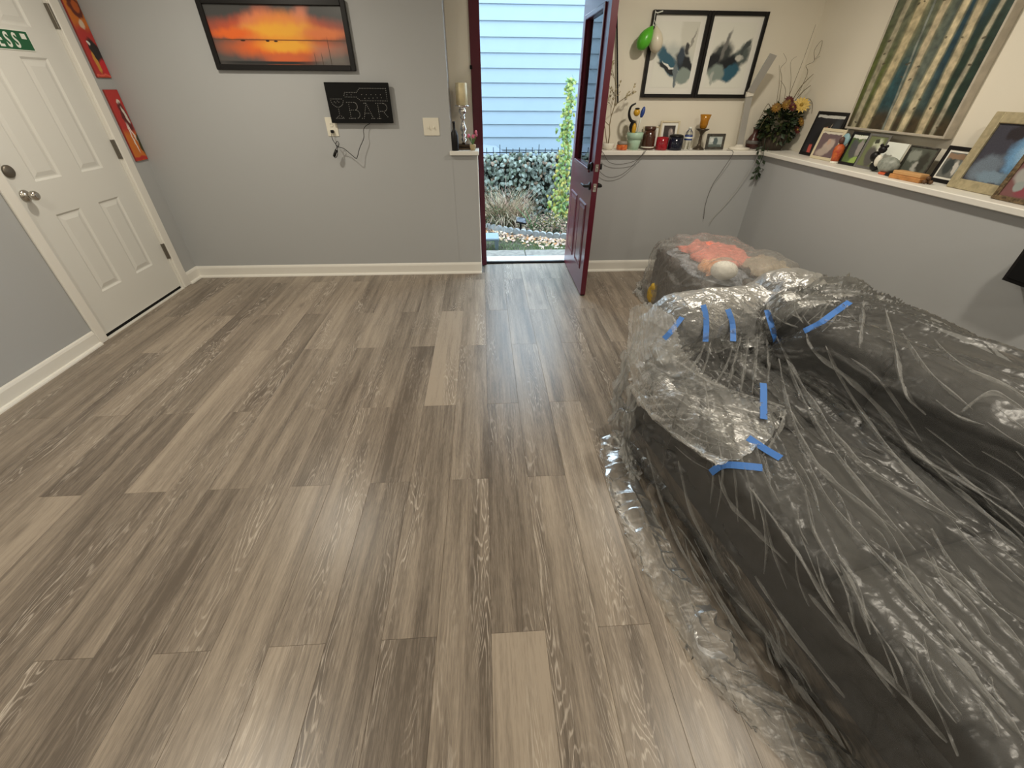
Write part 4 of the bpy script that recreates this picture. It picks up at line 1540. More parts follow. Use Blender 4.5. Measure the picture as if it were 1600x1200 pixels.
t = wall_plate('wall_outlet', 'ivory wall outlet partly behind the black bar sign', 'outlet', -1.265, -1.177, 1.172, 1.304)
for z in (1.255, 1.206):
    bm = NB()
    lathe(bm, [(0.017, 0), (0.017, 0.002), (0.015, 0.003), (0, 0.003)], (0, 0, 0), 14, M=Matrix.Translation((-1.221, YB - 0.006, z)) @ Matrix.Rotation(PI / 2, 4, 'X'))
    s = obj('socket', bm, M['ivory'], t)
    bm = NB()
    box(bm, -1.229, -1.2265, YB - 0.0098, YB - 0.008, z - 0.001, z + 0.009)
    box(bm, -1.2155, -1.213, YB - 0.0098, YB - 0.008, z - 0.001, z + 0.009)
    obj('slot', bm, M['blackmat'], s)
t = wall_plate('light_switch', 'ivory double toggle switch plate left of the doorway', 'switch', -0.486, -0.357, 1.178, 1.303)
for x in (-0.443, -0.400):
    bm = NB()
    box(bm, x - 0.006, x + 0.006, YB - 0.008, YB - 0.005, 1.226, 1.254, 0.001)
    rings(bm, [[(x - 0.004, YB - 0.007, 1.234), (x + 0.004, YB - 0.007, 1.234), (x + 0.004, YB - 0.007, 1.246), (x - 0.004, YB - 0.007, 1.246)],
               [(x - 0.003, YB - 0.020, 1.228), (x + 0.003, YB - 0.020, 1.228), (x + 0.003, YB - 0.020, 1.235), (x - 0.003, YB - 0.020, 1.235)]])
    obj('toggle', bm, M['ivory'], t)
t = thing('power_cord', 'black cord and plug hanging from the bar sign to the outlet', 'cord', (-1.221, YB - 0.01, 1.206))
bm = NB()
box(bm, -1.233, -1.209, YB - 0.034, YB - 0.010, 1.196, 1.218, 0.004)
obj('plug', bm, M['black'], t)


def sgn_pt(px_, py_):          # positions measured on the wall plane, metres
    return (BX0 + (px_ - 64) / 745 * 0.486, BZ1 - (py_ - 72) / 450 * 0.264)


def cordpts(l, y):
    r = []
    for i, (a, b_) in enumerate(l):
        x = -1.203 + (a - 80 - (b_ - 72) * 0.17) * 0.000655
        z = 1.531 - (b_ - 72) * 0.000583
        r.append((x, y if not isinstance(y, list) else y[i], z))
    return r


bm = NB()
tube(bm, spline(cordpts([(140, 650), (160, 720), (215, 800), (240, 810), (300, 830), (380, 900), (445, 950), (465, 920), (490, 820), (540, 700), (535, 610), (560, 560), (610, 530)],
                        [YB - 0.03, YB - 0.05, YB - 0.055, YB - 0.06, YB - 0.06, YB - 0.055, YB - 0.06, YB - 0.06, YB - 0.05, YB - 0.045, YB - 0.04, YB - 0.03, YB - 0.025]), 6), 0.0026, 6)
obj('cable', bm, M['black'], t, True)
bm = NB()
tube(bm, spline(cordpts([(215, 810), (200, 770), (220, 740), (240, 770), (220, 830), (218, 900), (190, 945), (165, 910), (190, 850), (215, 812)], YB - 0.062), 6), 0.0026, 6)
obj('coiled_cable', bm, M['black'], t, True)
bm = NB()
a_, b2 = cordpts([(205, 845), (175, 925)], YB - 0.062)
tube(bm, [a_, b2], 0.011, 8)
obj('adapter_block', bm, M['black'], t, True)

# ---- green street-style sign on the white door
t = thing('door_sign', 'green sign with white letters ESS stuck on the white door', 'sign', (FX, 3.30, 1.67))
M['sgreen'] = mat('sign_green', (0.012, 0.115, 0.045), 0.35)
M['swhite'] = mat('sign_white', (0.82, 0.85, 0.78), 0.4)
bm = NB()
box(bm, FX, FX + 0.004, 2.93, 3.487, 1.668, 1.768, 0.001)
obj('sign_back', bm, M['swhite'], t)
bm = NB()
box(bm, FX + 0.0035, FX + 0.005, 2.936, 3.481, 1.673, 1.763)
obj('green_field', bm, M['sgreen'], t)
for ch, y in (('E', 3.258), ('S', 3.312), ('S', 3.366)):
    cu = bpy.data.curves.new('letter', 'FONT')
    cu.body = ch
    cu.size = 0.098
    cu.extrude = 0.0006
    cu.offset = 0.002
    tmp = bpy.data.objects.new('tmp_text', cu)
    me = bpy.data.meshes.new_from_object(tmp)
    bpy.data.objects.remove(tmp)
    bpy.data.curves.remove(cu)
    me.materials.clear()
    me.materials.append(M['swhite'])
    o = bpy.data.objects.new('letter', me)
    link(o, t)
    o.matrix_basis = W[t].inverted() @ Matrix.Translation((FX + 0.0052, y, 1.684)) @ Matrix.Rotation(PI / 2, 4, 'Z') @ Matrix.Rotation(PI / 2, 4, 'X') @ Matrix.Diagonal((0.72, 1.0, 1.0, 1.0))
bm = NB()
box(bm, FX + 0.0045, FX + 0.0056, 3.428, 3.462, 1.726, 1.752)
obj('corner_patch', bm, M['swhite'], t)

# ---- two narrow red and orange posters beside the white door
RD, OG = (0.50, 0.035, 0.03), (0.62, 0.17, 0.02)
po1 = paint('poster_print_a', OG, [('b', 0.17, 0.30, 0.3, 0.32, 0, RD, 0.35), ('e', 0.19, 0.86, 0.12, 0.13, 0.2, (0.13, 0.02, 0.01), 0.25), ('e', 0.20, 0.87, 0.07, 0.08, 0, (0.50, 0.11, 0.02), 0.3),
                                   ('e', 0.17, 0.66, 0.05, 0.06, 0, (0.7, 0.55, 0.4), 0.5), ('e', 0.20, 0.33, 0.10, 0.17, 0.3, (0.02, 0.015, 0.015), 0.3), ('e', 0.13, 0.44, 0.035, 0.025, 0, (0.8, 0.75, 0.7), 0.4),
                                   ('e', 0.12, 0.20, 0.04, 0.14, 0.1, (0.62, 0.30, 0.05), 0.3), ('e', 0.24, 0.14, 0.08, 0.10, 0, (0.62, 0.02, 0.03), 0.4), ('b', 0.17, 0.03, 0.3, 0.015, 0, (0.75, 0.12, 0.08), 0.3)], warp=0.10, wscale=9)
po2 = paint('poster_print_b', OG, [('b', 0.17, 0.80, 0.3, 0.38, 0, RD, 0.3), ('e', 0.18, 0.84, 0.045, 0.04, 0, (0.8, 0.7, 0.6), 0.3), ('e', 0.20, 0.64, 0.075, 0.20, 0.15, (0.12, 0.015, 0.015), 0.3), ('e', 0.22, 0.66, 0.03, 0.12, 0.3, (0.72, 0.66, 0.58), 0.4),
                                   ('b', 0.16, 0.33, 0.014, 0.20, 0.05, (0.85, 0.75, 0.68), 0.4), ('b', 0.22, 0.33, 0.012, 0.19, 0.25, (0.85, 0.75, 0.68), 0.4), ('e', 0.28, 0.24, 0.05, 0.16, 0.1, (0.05, 0.045, 0.01), 0.4), ('b', 0.17, 0.03, 0.3, 0.03, 0, (0.5, 0.03, 0.02), 0.3)], warp=0.10, wscale=9)
for nm, z0, z1, pm in (('narrow red and orange poster, upper of two by the white door', 1.545, 2.0, po1), ('narrow red and orange poster, lower of two by the white door', 1.008, 1.475, po2)):
    t = thing('poster', nm, 'poster', (XL, 3.95, z0), group='narrow posters by the white door')
    bm = NB()
    box(bm, XL, XL + 0.012, 3.875, 4.012, z0, z1, 0.002)
    obj('panel', bm, mat('poster_edge', (0.30, 0.03, 0.02), 0.6), t)
    picquad('print', (XL + 0.0125, 3.877, z0 + 0.002), (XL + 0.0125, 4.010, z0 + 0.002), (XL + 0.0125, 4.010, z1 - 0.002), (XL + 0.0125, 3.877, z1 - 0.002), pm, t)

# ---- two abstract prints on the cream wall
M['mat_white'] = mat('paper_mount', (0.84, 0.83, 0.76), 0.6)
BL, TE, GY, PA = (0.012, 0.016, 0.022), (0.03, 0.115, 0.175), (0.26, 0.32, 0.29), (0.82, 0.82, 0.74)
grow = lambda l: [(q[0], q[1], q[2], q[3] * 1.35, q[4] * 1.4) + tuple(q[5:]) for q in l]
ab1 = paint('abstract_print_a', PA, grow([
    ('b', 0.64, 0.80, 0.14, 0.26, 0, (0.60, 0.59, 0.50), 0.3, 0.5), ('e', 0.42, 0.44, 0.24, 0.16, -0.4, (0.45, 0.50, 0.48), 0.7, 0.7),
    ('e', 0.26, 0.42, 0.20, 0.085, -0.85, TE, 0.35), ('e', 0.40, 0.30, 0.22, 0.075, -0.45, TE, 0.4), ('e', 0.33, 0.285, 0.20, 0.035, -0.45, BL, 0.4), ('e', 0.34, 0.335, 0.13, 0.014, -0.45, (0.85, 0.85, 0.8), 0.4),
    ('e', 0.60, 0.37, 0.17, 0.085, -0.75, BL, 0.4), ('e', 0.68, 0.32, 0.10, 0.075, -0.3, BL, 0.4), ('e', 0.52, 0.50, 0.055, 0.12, 0.1, (0.04, 0.06, 0.09), 0.5), ('e', 0.64, 0.19, 0.13, 0.085, 0, GY, 0.35),
    ('e', 0.47, 0.17, 0.022, 0.16, 0.1, (0.16, 0.20, 0.22), 0.6), ('e', 0.62, 0.60, 0.035, 0.06, 0.3, (0.05, 0.05, 0.05), 0.6), ('e', 0.70, 0.72, 0.012, 0.12, -0.2, (0.35, 0.34, 0.30), 0.6)]), warp=0.17, wscale=5.5)
ab2 = paint('abstract_print_b', PA, grow([
    ('e', 0.20, 0.46, 0.13, 0.20, -0.5, (0.05, 0.06, 0.06), 0.45), ('e', 0.10, 0.42, 0.11, 0.10, 0, BL, 0.4), ('e', 0.27, 0.66, 0.03, 0.16, -0.2, (0.20, 0.20, 0.19), 0.7),
    ('e', 0.52, 0.42, 0.25, 0.105, 0.75, (0.10, 0.125, 0.12), 0.45), ('e', 0.38, 0.36, 0.15, 0.10, 0.3, BL, 0.5), ('e', 0.46, 0.24, 0.15, 0.085, 0.3, TE, 0.4), ('e', 0.66, 0.62, 0.025, 0.12, -0.55, (0.07, 0.085, 0.085), 0.5),
    ('e', 0.20, 0.25, 0.12, 0.10, 0, GY, 0.4), ('e', 0.12, 0.16, 0.02, 0.08, 0, (0.45, 0.48, 0.44), 0.6), ('e', 0.58, 0.47, 0.05, 0.05, 0, (0.60, 0.60, 0.54), 0.5)]), warp=0.17, wscale=5.5)
for nm, x0, x1, pm in (('black-framed abstract print touching the balloons', 1.357, 1.822, ab1), ('black-framed abstract print beside the desk lamp', 1.824, 2.292, ab2)):
    t = thing('framed_print', nm, 'picture', ((x0 + x1) / 2, YU, 1.445), group='pair of abstract prints')
    bm = NB()
    rectframe(bm, 'y', YU - 0.034, YU, x0, x1, 1.445, 2.006, 0.026)
    obj('frame', bm, M['black'], t)
    picquad('mount', (x0 + 0.02, YU - 0.012, 1.465), (x1 - 0.02, YU - 0.012, 1.465), (x1 - 0.02, YU - 0.012, 1.986), (x0 + 0.02, YU - 0.012, 1.986), M['mat_white'], t)
    picquad('print', (x0 + 0.068, YU - 0.0135, 1.515), (x1 - 0.068, YU - 0.0135, 1.515), (x1 - 0.068, YU - 0.0135, 1.94), (x0 + 0.068, YU - 0.0135, 1.94), pm, t)

# ---- birch tree painting on the side wall
t = thing('birch_painting', 'large painting of pale birch trunks in blue green forest', 'painting', (XU, 3.03, 1.27))
PY0, PY1, PZ0, PZ1 = 2.635, 3.445, 1.275, 2.30
sh = []
r_ = random.Random(3)
for (cx, cw, rot, col) in ((0.03, 0.020, 0.05, (0.35, 0.32, 0.22)), (0.15, 0.032, 0.09, (0.50, 0.42, 0.25)), (0.32, 0.024, 0.03, (0.48, 0.40, 0.26)), (0.45, 0.022, 0.06, (0.55, 0.47, 0.30)), (0.555, 0.022, -0.02, (0.50, 0.42, 0.27)), (0.665, 0.012, 0.03, (0.38, 0.35, 0.26)), (0.25, 0.007, -0.06, (0.20, 0.22, 0.19))):
    sh.append(('b', cx + 0.05, 0.5, cw * 1.5, 0.8, -rot, (col[0] * 0.5, col[1] * 0.55, col[2] * 0.5), 0.5, 0.7))
    sh.append(('b', cx + 0.05, 0.5, cw, 0.8, -rot, col, 0.35))
    for q in range(4):
        sh.append(('e', cx + 0.05 + r_.uniform(-0.02, 0.02), r_.uniform(0.02, 0.75), r_.uniform(0.008, 0.014), r_.uniform(0.004, 0.007), r_.uniform(-0.4, 0.4), (0.07, 0.055, 0.03), 0.5, 0.85))
bgd = [('e', 0.05, 0.25, 0.16, 0.35, 0, (0.09, 0.11, 0.025), 0.8), ('e', 0.30, 0.20, 0.13, 0.35, 0, (0.02, 0.065, 0.075), 0.8), ('e', 0.45, 0.45, 0.10, 0.3, 0.1, (0.10, 0.12, 0.095), 0.8), ('e', 0.60, 0.55, 0.12, 0.4, 0, (0.012, 0.045, 0.065), 0.8),
       ('e', 0.72, 0.25, 0.12, 0.35, 0, (0.012, 0.032, 0.022), 0.8), ('e', 0.2, 0.7, 0.2, 0.3, 0, (0.12, 0.13, 0.08), 0.8), ('e', 0.4, 0.02, 0.6, 0.09, 0, (0.05, 0.035, 0.015), 0.8)]
bir = paint('birch_canvas', (0.045, 0.075, 0.06), bgd + sh, warp=0.03, wscale=6, rough=0.55, grain=0.4, gscale=22, wx=1.0, wy=0.6)
bm = NB()
rectframe(bm, 'x', XU - 0.055, XU, PY0, PY1, PZ0, PZ1, 0.014, 0.002)
obj('frame', bm, mat('pale_wood_frame', (0.50, 0.45, 0.37), 0.5, var=0.1), t)
picquad('canvas', (XU - 0.05, PY1 - 0.012, PZ0 + 0.012), (XU - 0.05, PY0 + 0.012, PZ0 + 0.012), (XU - 0.05, PY0 + 0.012, PZ1 - 0.012), (XU - 0.05, PY1 - 0.012, PZ1 - 0.012), bir, t)

# ---- balloons tied to the print's corner
M['ballg'] = mat('green_balloon', (0.10, 0.48, 0.03), 0.3)
M['ballw'] = mat('cream_balloon', (0.72, 0.66, 0.52), 0.3)
for nm, col, c, tilt in (('small green balloon hanging at the corner of the abstract print', 'ballg', (1.298, YU - 0.095, 1.825), 0.55), ('small cream balloon hanging beside the green one', 'ballw', (1.392, YU - 0.085, 1.815), -0.18)):
    t = thing('balloon', nm, 'balloon', c, group='balloons on the abstract print')
    Mx = Matrix.Translation(c) @ Matrix.Rotation(tilt, 4, 'Y')
    bm = NB()
    lathe(bm, [(0, -0.078), (0.022, -0.072), (0.042, -0.052), (0.052, -0.022), (0.052, 0.005), (0.044, 0.035), (0.028, 0.062), (0.012, 0.082), (0.005, 0.092)], (0, 0, 0), 20, M=Mx)
    bmesh.ops.recalc_face_normals(bm, faces=bm.faces)
    obj('skin', bm, M[col], t, True)
    bm = NB()
    p = Mx @ Vector((0, 0, 0.09))
    tube(bm, [p, (1.362, YU - 0.05, 1.945), (1.366, YU - 0.038, 2.0)], 0.0022, 5)
    lathe(bm, [(0.004, 0.09), (0.009, 0.1), (0.004, 0.102)], (0, 0, 0), 8, M=Mx)
    obj('string', bm, M['swhite'], t)
bm = NB()
tube(bm, [(1.366, YU - 0.037, 1.99), (1.385, YU - 0.040, 1.985), (1.40, YU - 0.038, 1.99), (1.425, YU - 0.040, 1.997)], 0.004, 6)
tag(obj('ribbon', bm, M['swhite'], origin=(1.366, YU - 0.03, 1.985)), 'curled white ribbon end on the top corner of the print', 'ribbon')
# ---- thin black wand hanging by the door
bm = NB()
tube(bm, [(1.058, YU - 0.02, 2.04), (1.112, YU - 0.024, 1.72), (1.165, YU - 0.026, 1.405)], 0.0062, 8)
ball(bm, (1.058, YU - 0.022, 2.045), 0.014)
tag(obj('hanging_wand', bm, M['blackmat'], smooth=True, origin=(1.058, YU - 0.02, 2.04)), 'thin black wand hanging on the cream wall beside the open door', 'wand')
# ---- dark speaker on the side wall
t = thing('wall_speaker', 'dark angular wall speaker under the ledge behind the sofa', 'speaker', (XR, 1.60, 0.85))
bm = NB()
rings(bm, [[(XR - 0.012, 1.70, 0.79), (XR - 0.012, 1.42, 0.79), (XR - 0.012, 1.42, 1.0), (XR - 0.012, 1.70, 1.0)],
           [(XR - 0.15, 1.66, 0.81), (XR - 0.15, 1.46, 0.81), (XR - 0.15, 1.46, 0.98), (XR - 0.15, 1.66, 0.98)]])
bmesh.ops.recalc_face_normals(bm, faces=bm.faces)
obj('cabinet', bm, M['black'], t)
bm = NB()
box(bm, XR - 0.158, XR - 0.150, 1.475, 1.645, 0.825, 0.965, 0.003)
obj('grille', bm, M['blackmat'], t)
bm = NB()
box(bm, XR - 0.014, XR, 1.50, 1.62, 0.84, 0.95)
obj('bracket', bm, M['darksteel'], t)

# ================================================================ THINGS ON THE LEDGES
def solid(name, prof, c, m, label, cat, n=20, parent=None, smooth=True, **k):
    bm = NB()
    lathe(bm, prof, c, n, **k)
    bmesh.ops.recalc_face_normals(bm, faces=bm.faces)
    if parent is None:
        return tag(obj(name, bm, m, smooth=smooth, origin=c), label, cat)
    return obj(name, bm, m, parent, smooth)


# candle stand, bottle and tulips on the short ledge
LB = 4.13
t = thing('candle_stand', 'silver candle stand with an ivory pillar candle left of the doorway', 'candle', (-0.165, LB, LZ))
bm = NB()
box(bm, -0.235, -0.095, LB - 0.055, LB + 0.055, LZ, LZ + 0.018, 0.004)
box(bm, -0.218, -0.112, LB - 0.045, LB + 0.045, LZ + 0.018, LZ + 0.040, 0.006)
obj('foot', bm, mat('antique_bronze', (0.10, 0.07, 0.045), 0.35, 0.8), t)
solid('stem', [(0.02, 0.04), (0.012, 0.055), (0.026, 0.075), (0.010, 0.088), (0.024, 0.108), (0.011, 0.122), (0.030, 0.150), (0.016, 0.185), (0.009, 0.215), (0.022, 0.232), (0.012, 0.246), (0.032, 0.270), (0.028, 0.290), (0.014, 0.302), (0.062, 0.312), (0.058, 0.318), (0.03, 0.318)], (-0.165, LB, LZ), M['silver'], None, None, 20, t)
M['wax'] = mat('ivory_wax', (0.70, 0.60, 0.36), 0.45, var=0.08, scale=25)
solid('candle', [(0.046, 0.319), (0.047, 0.40), (0.046, 0.465), (0.040, 0.468), (0.036, 0.455), (0.0, 0.452)], (-0.165, LB, LZ), M['wax'], None, None, 20, t)
solid('wine_bottle', [(0.030, 0), (0.032, 0.004), (0.032, 0.11), (0.024, 0.135), (0.011, 0.155), (0.010, 0.195), (0.012, 0.198), (0.012, 0.21), (0.0, 0.21)], (-0.238, LB - 0.092, LZ), M['black'], 'small black bottle left of the silver candle stand', 'bottle')
t = thing('tulip_pot', 'little pot of pink artificial tulips by the maroon frame', 'flowers', (-0.088, LB - 0.09, LZ))
solid('pot', [(0.018, 0), (0.026, 0.03), (0.024, 0.045), (0.0, 0.045)], (-0.088, LB - 0.09, LZ), mat('straw_pot', (0.45, 0.36, 0.2), 0.8), None, None, 14, t)
M['leafg'] = mat('leaf_green', (0.10, 0.22, 0.05), 0.5, var=0.3, scale=30)
M['pink'] = mat('tulip_pink', (0.62, 0.14, 0.22), 0.5, var=0.25, scale=40)
rr_ = random.Random(4)
for i in range(7):
    a = rr_.uniform(0, 6.28)
    q = Vector((-0.088 + 0.035 * math.cos(a), LB - 0.09 + 0.03 * math.sin(a), LZ + rr_.uniform(0.085, 0.135)))
    bm = NB()
    tube(bm, spline([(-0.088, LB - 0.09, LZ + 0.04), ((-0.088 + q.x) / 2, (LB - 0.09 + q.y) / 2, LZ + 0.07), q], 4), 0.0022, 5)
    st_ = obj('stalk', bm, M['leafg'], t)
    bm = NB()
    lathe(bm, [(0.002, -0.006), (0.010, 0.0), (0.011, 0.012), (0.005, 0.024)], q, 7)
    obj('blossom', bm, M['pink'], st_, True)
for i in range(5):
    a = 1.2 * i
    p = Vector((-0.088, LB - 0.09, LZ + 0.04))
    d = Vector((math.cos(a) * 0.038, math.sin(a) * 0.03, 0.07))
    s = Vector((-d.y, d.x, 0)).normalized() * 0.007
    bm = NB()
    v = [bm.verts.new(x) for x in (p - s * 0.4, p + s * 0.4, p + d * 0.55 + s, p + d, p + d * 0.55 - s)]
    bm.faces.new(v)
    obj('leaf', bm, M['leafg'], t)

# ---- dry branches in a low white pot
def branch(bm, p, d, length, r, rnd, depth, tips):
    pts = [Vector(p)]
    d = Vector(d).normalized()
    n = 6
    for i in range(n):
        d = (d + Vector((rnd.uniform(-.25, .25), rnd.uniform(-.12, .12), rnd.uniform(-.1, .16)))).normalized()
        q = pts[-1] + d * length / n
        q.y = min(max(q.y, 4.03), YU - 0.012)
        pts.append(q)
        if depth > 0 and i >= 1:
            e = (d + Vector((rnd.choice([-1, 1]) * rnd.uniform(.5, .9), rnd.uniform(-.3, .3), rnd.uniform(-.1, .4)))).normalized()
            branch(bm, q, e, length * rnd.uniform(.3, .5), r * 0.55, rnd, depth - 1, tips)
    tube(bm, pts, r, 5, r * 0.45)
    tips.append((pts[-1], d))
    tips.append((pts[-3], d))


def leafpoly(bm, p, d, ln, wd, rnd, mi=0):
    d = Vector(d).normalized()
    s = d.cross(Vector((rnd.uniform(-1, 1), rnd.uniform(-1, 1), rnd.uniform(-1, 1))))
    if s.length < 1e-3:
        s = Vector((1, 0, 0))
    s = s.normalized() * wd
    nrm = d.cross(s).normalized()
    f = bm.faces.new([bm.verts.new(x) for x in (p, p + d * ln * 0.45 + s + nrm * wd * 0.2, p + d * ln, p + d * ln * 0.45 - s + nrm * wd * 0.2)])
    f.material_index = mi
    return f


M['drybranch'] = mat('dry_branch', (0.26, 0.21, 0.12), 0.8, var=0.2)
M['dryleaf'] = mat('dry_sage_leaf', (0.42, 0.36, 0.22), 0.7, var=0.3, scale=40)
M['potw'] = mat('white_ceramic', (0.80, 0.76, 0.66), 0.35)
t = thing('potted_branches', 'dry branching twigs in a low white bowl beside the open door', 'plant', (1.10, LB, LZ))
solid('bowl', [(0.040, 0), (0.052, 0.012), (0.058, 0.045), (0.054, 0.050), (0.048, 0.042), (0.0, 0.040)], (1.10, LB, LZ), M['potw'], None, None, 18, t)
rnd = random.Random(7)
tips = []
bm = NB()
branch(bm, (1.10, LB, LZ + 0.04), (0.12, 0, 1), 0.42, 0.0055, rnd, 2, tips)
branch(bm, (1.09, LB, LZ + 0.04), (-0.10, 0.1, 1), 0.36, 0.0045, rnd, 2, tips)
obj('twigs', bm, M['drybranch'], t, True)
bm = NB()
for p, d in tips:
    for q in range(2):
        leafpoly(bm, p, d + Vector((rnd.uniform(-.6, .6), rnd.uniform(-.4, .4), rnd.uniform(-.4, .4))), 0.026, 0.006, rnd)
lv = obj('leaves', bm, M['dryleaf'], t)
lv['kind'] = 'stuff'
solid('plant_pot', [(0.032, 0), (0.040, 0.13), (0.043, 0.132), (0.043, 0.15), (0.036, 0.15), (0.034, 0.13), (0.0, 0.128)], (1.005, LB + 0.04, LZ), mat('pink_terracotta', (0.55, 0.22, 0.17), 0.7, var=0.1), 'pinkish terracotta pot half hidden by the open door', 'pot')

# ---- small jar with orange contents
t = thing('lidded_jar', 'small squat jar with orange contents and grey lid', 'jar', (1.215, 4.09, LZ))
solid('jar_body', [(0.044, 0), (0.047, 0.006), (0.047, 0.034), (0.040, 0.042), (0.0, 0.042)], (1.215, 4.09, LZ), mat('orange_wax_glass', (0.45, 0.07, 0.02), 0.15, col2=(0.7, 0.2, 0.05), scale=40), None, None, 18, t)
solid('lid', [(0.040, 0.042), (0.044, 0.044), (0.044, 0.058), (0.036, 0.066), (0.0, 0.067)], (1.215, 4.09, LZ), mat('grey_brown_lid', (0.28, 0.24, 0.2), 0.5), None, None, 18, t)

# ---- mint pot holding a bird ornament and a brush
t = thing('mint_pot', 'mint green flower pot holding ornaments', 'pot', (1.323, 4.11, LZ))
M['mint'] = mat('mint_glaze', (0.42, 0.60, 0.46), 0.45, var=0.04)
solid('pot_body', [(0.044, 0), (0.060, 0.082), (0.058, 0.084), (0.0, 0.09)], (1.323, 4.11, LZ), M['mint'], None, None, 24, t)
solid('rim', [(0.060, 0.082), (0.066, 0.083), (0.070, 0.128), (0.064, 0.130), (0.060, 0.110), (0.0, 0.108)], (1.323, 4.11, LZ), M['mint'], None, None, 24, t)
t = thing('bird_ornament', 'black and yellow bird ornament standing in the mint pot', 'ornament', (1.295, 4.11, LZ + 0.109))
M['yel'] = mat('ornament_yellow', (0.62, 0.34, 0.02), 0.35)
z0 = LZ + 0.10
bm = NB()
ball(bm, (1.292, 4.11, z0 + 0.07), 0.034, 0.95, 0.9, 1.35)
tube(bm, spline([(1.300, 4.10, z0 + 0.10), (1.262, 4.10, z0 + 0.12), (1.240, 4.10, z0 + 0.165), (1.248, 4.10, z0 + 0.215), (1.285, 4.10, z0 + 0.238)], 6), 0.015, 8, 0.006)
obj('body', bm, M['black'], t, True)
bm = NB()
ball(bm, (1.300, 4.085, z0 + 0.175), 0.028, 1, 0.9, 1.0)
obj('head', bm, M['yel'], t, True)
bm = NB()
ball(bm, (1.300, 4.082, z0 + 0.202), 0.02, 1.05, 1, 0.35)
obj('cap', bm, M['black'], t, True)
bm = NB()
ball(bm, (1.297, 4.083, z0 + 0.055), 0.024, 0.8, 0.6, 1.9)
obj('breast', bm, M['yel'], t, True)
t = thing('dish_brush', 'white-handled brush with blue head standing in the mint pot', 'brush', (1.352, 4.12, LZ + 0.109))
bm = NB()
tube(bm, [(1.335, 4.12, LZ + 0.109), (1.352, 4.12, LZ + 0.21), (1.357, 4.12, LZ + 0.26)], 0.006, 8)
obj('handle', bm, M['swhite'], t, True)
bm = NB()
ball(bm, (1.362, 4.12, LZ + 0.275), 0.024, 0.75, 0.6, 1.8, M=Matrix.Rotation(0.2, 4, 'Y'))
obj('brush_head', bm, mat('brush_blue', (0.02, 0.06, 0.28), 0.4), t, True)

# ---- brown canister, candles
t = thing('canister', 'dark brown glazed canister with domed lid', 'canister', (1.453, 4.12, LZ))
M['brown'] = mat('brown_glaze', (0.060, 0.020, 0.010), 0.18, coat=0.5)
solid('canister_body', [(0.054, 0), (0.057, 0.012), (0.055, 0.10), (0.046, 0.150), (0.0, 0.150)], (1.453, 4.12, LZ), M['brown'], None, None, 24, t)
solid('lid', [(0.048, 0.150), (0.050, 0.152), (0.050, 0.172), (0.042, 0.176), (0.0, 0.176)], (1.453, 4.12, LZ), M['brown'], None, None, 24, t)
solid('glaze_line', [(0.0572, 0.016), (0.0578, 0.018), (0.0578, 0.022), (0.0570, 0.024)], (1.453, 4.12, LZ), M['potw'], None, None, 24, t)


def jar_candle(name, label, c, r, h, m, lidm=None):
    t = thing(name, label, 'candle', c)
    solid('glass', [(r * 0.94, 0), (r, 0.006), (r, h), (r * 0.93, h + 0.001), (r * 0.92, h * 0.82), (0, h * 0.80)], c, m, None, None, 22, t)
    if lidm:
        solid('lid', [(r * 0.95, h), (r * 0.95, h + 0.012), (r * 0.6, h + 0.020), (0, h + 0.021)], c, lidm, None, None, 22, t)
    return t


M['redglass'] = mat('red_candle_glass', (0.30, 0.012, 0.02), 0.12, var=0.3, scale=20)
M['navyglass'] = mat('navy_candle_glass', (0.008, 0.010, 0.022), 0.12)
jar_candle('jar_candle', 'red glass jar candle beside the brown canister', (1.564, 4.08, LZ), 0.050, 0.096, M['redglass'])
jar_candle('jar_candle', 'near-black glass jar candle with black lid', (1.684, 4.08, LZ), 0.062, 0.098, M['navyglass'], M['black'])


# ---- photo frames
def photo_frame(label, origin, rz, lean, w_, h_, fw, fm, pm, depth=0.014, mount=0.0, easel=True, group=None, name='photo_frame'):
    """stands at origin (bottom centre), facing local -Y, tilted back by lean"""
    t = thing(name, label, 'picture frame', origin, rz, group)
    R_ = Matrix.Rotation(-lean, 4, 'X')
    bm = NB()
    rectframe(bm, 'y', -depth / 2, depth / 2, -w_ / 2, w_ / 2, 0, h_, fw, min(0.003, fw / 4))
    xf(bm.verts, R_)
    obj('frame', bm, fm, t, False, True)
    bm = NB()
    box(bm, -w_ / 2 + fw * 0.5, w_ / 2 - fw * 0.5, 0.001, depth / 2 - 0.001, fw * 0.5, h_ - fw * 0.5)
    xf(bm.verts, R_)
    obj('backing', bm, M['blackmat'], t, False, True)
    a = fw * 0.9
    Wd = W[t] @ R_
    if mount:
        picquad('mount', *[Wd @ Vector(p) for p in ((-w_ / 2 + a, -0.001, a), (w_ / 2 - a, -0.001, a), (w_ / 2 - a, -0.001, h_ - a), (-w_ / 2 + a, -0.001, h_ - a))], M['mat_white'], t)
        a += mount
    picquad('photo', *[Wd @ Vector(p) for p in ((-w_ / 2 + a, -0.0022, a), (w_ / 2 - a, -0.0022, a), (w_ / 2 - a, -0.0022, h_ - a), (-w_ / 2 + a, -0.0022, h_ - a))], pm, t)
    return t


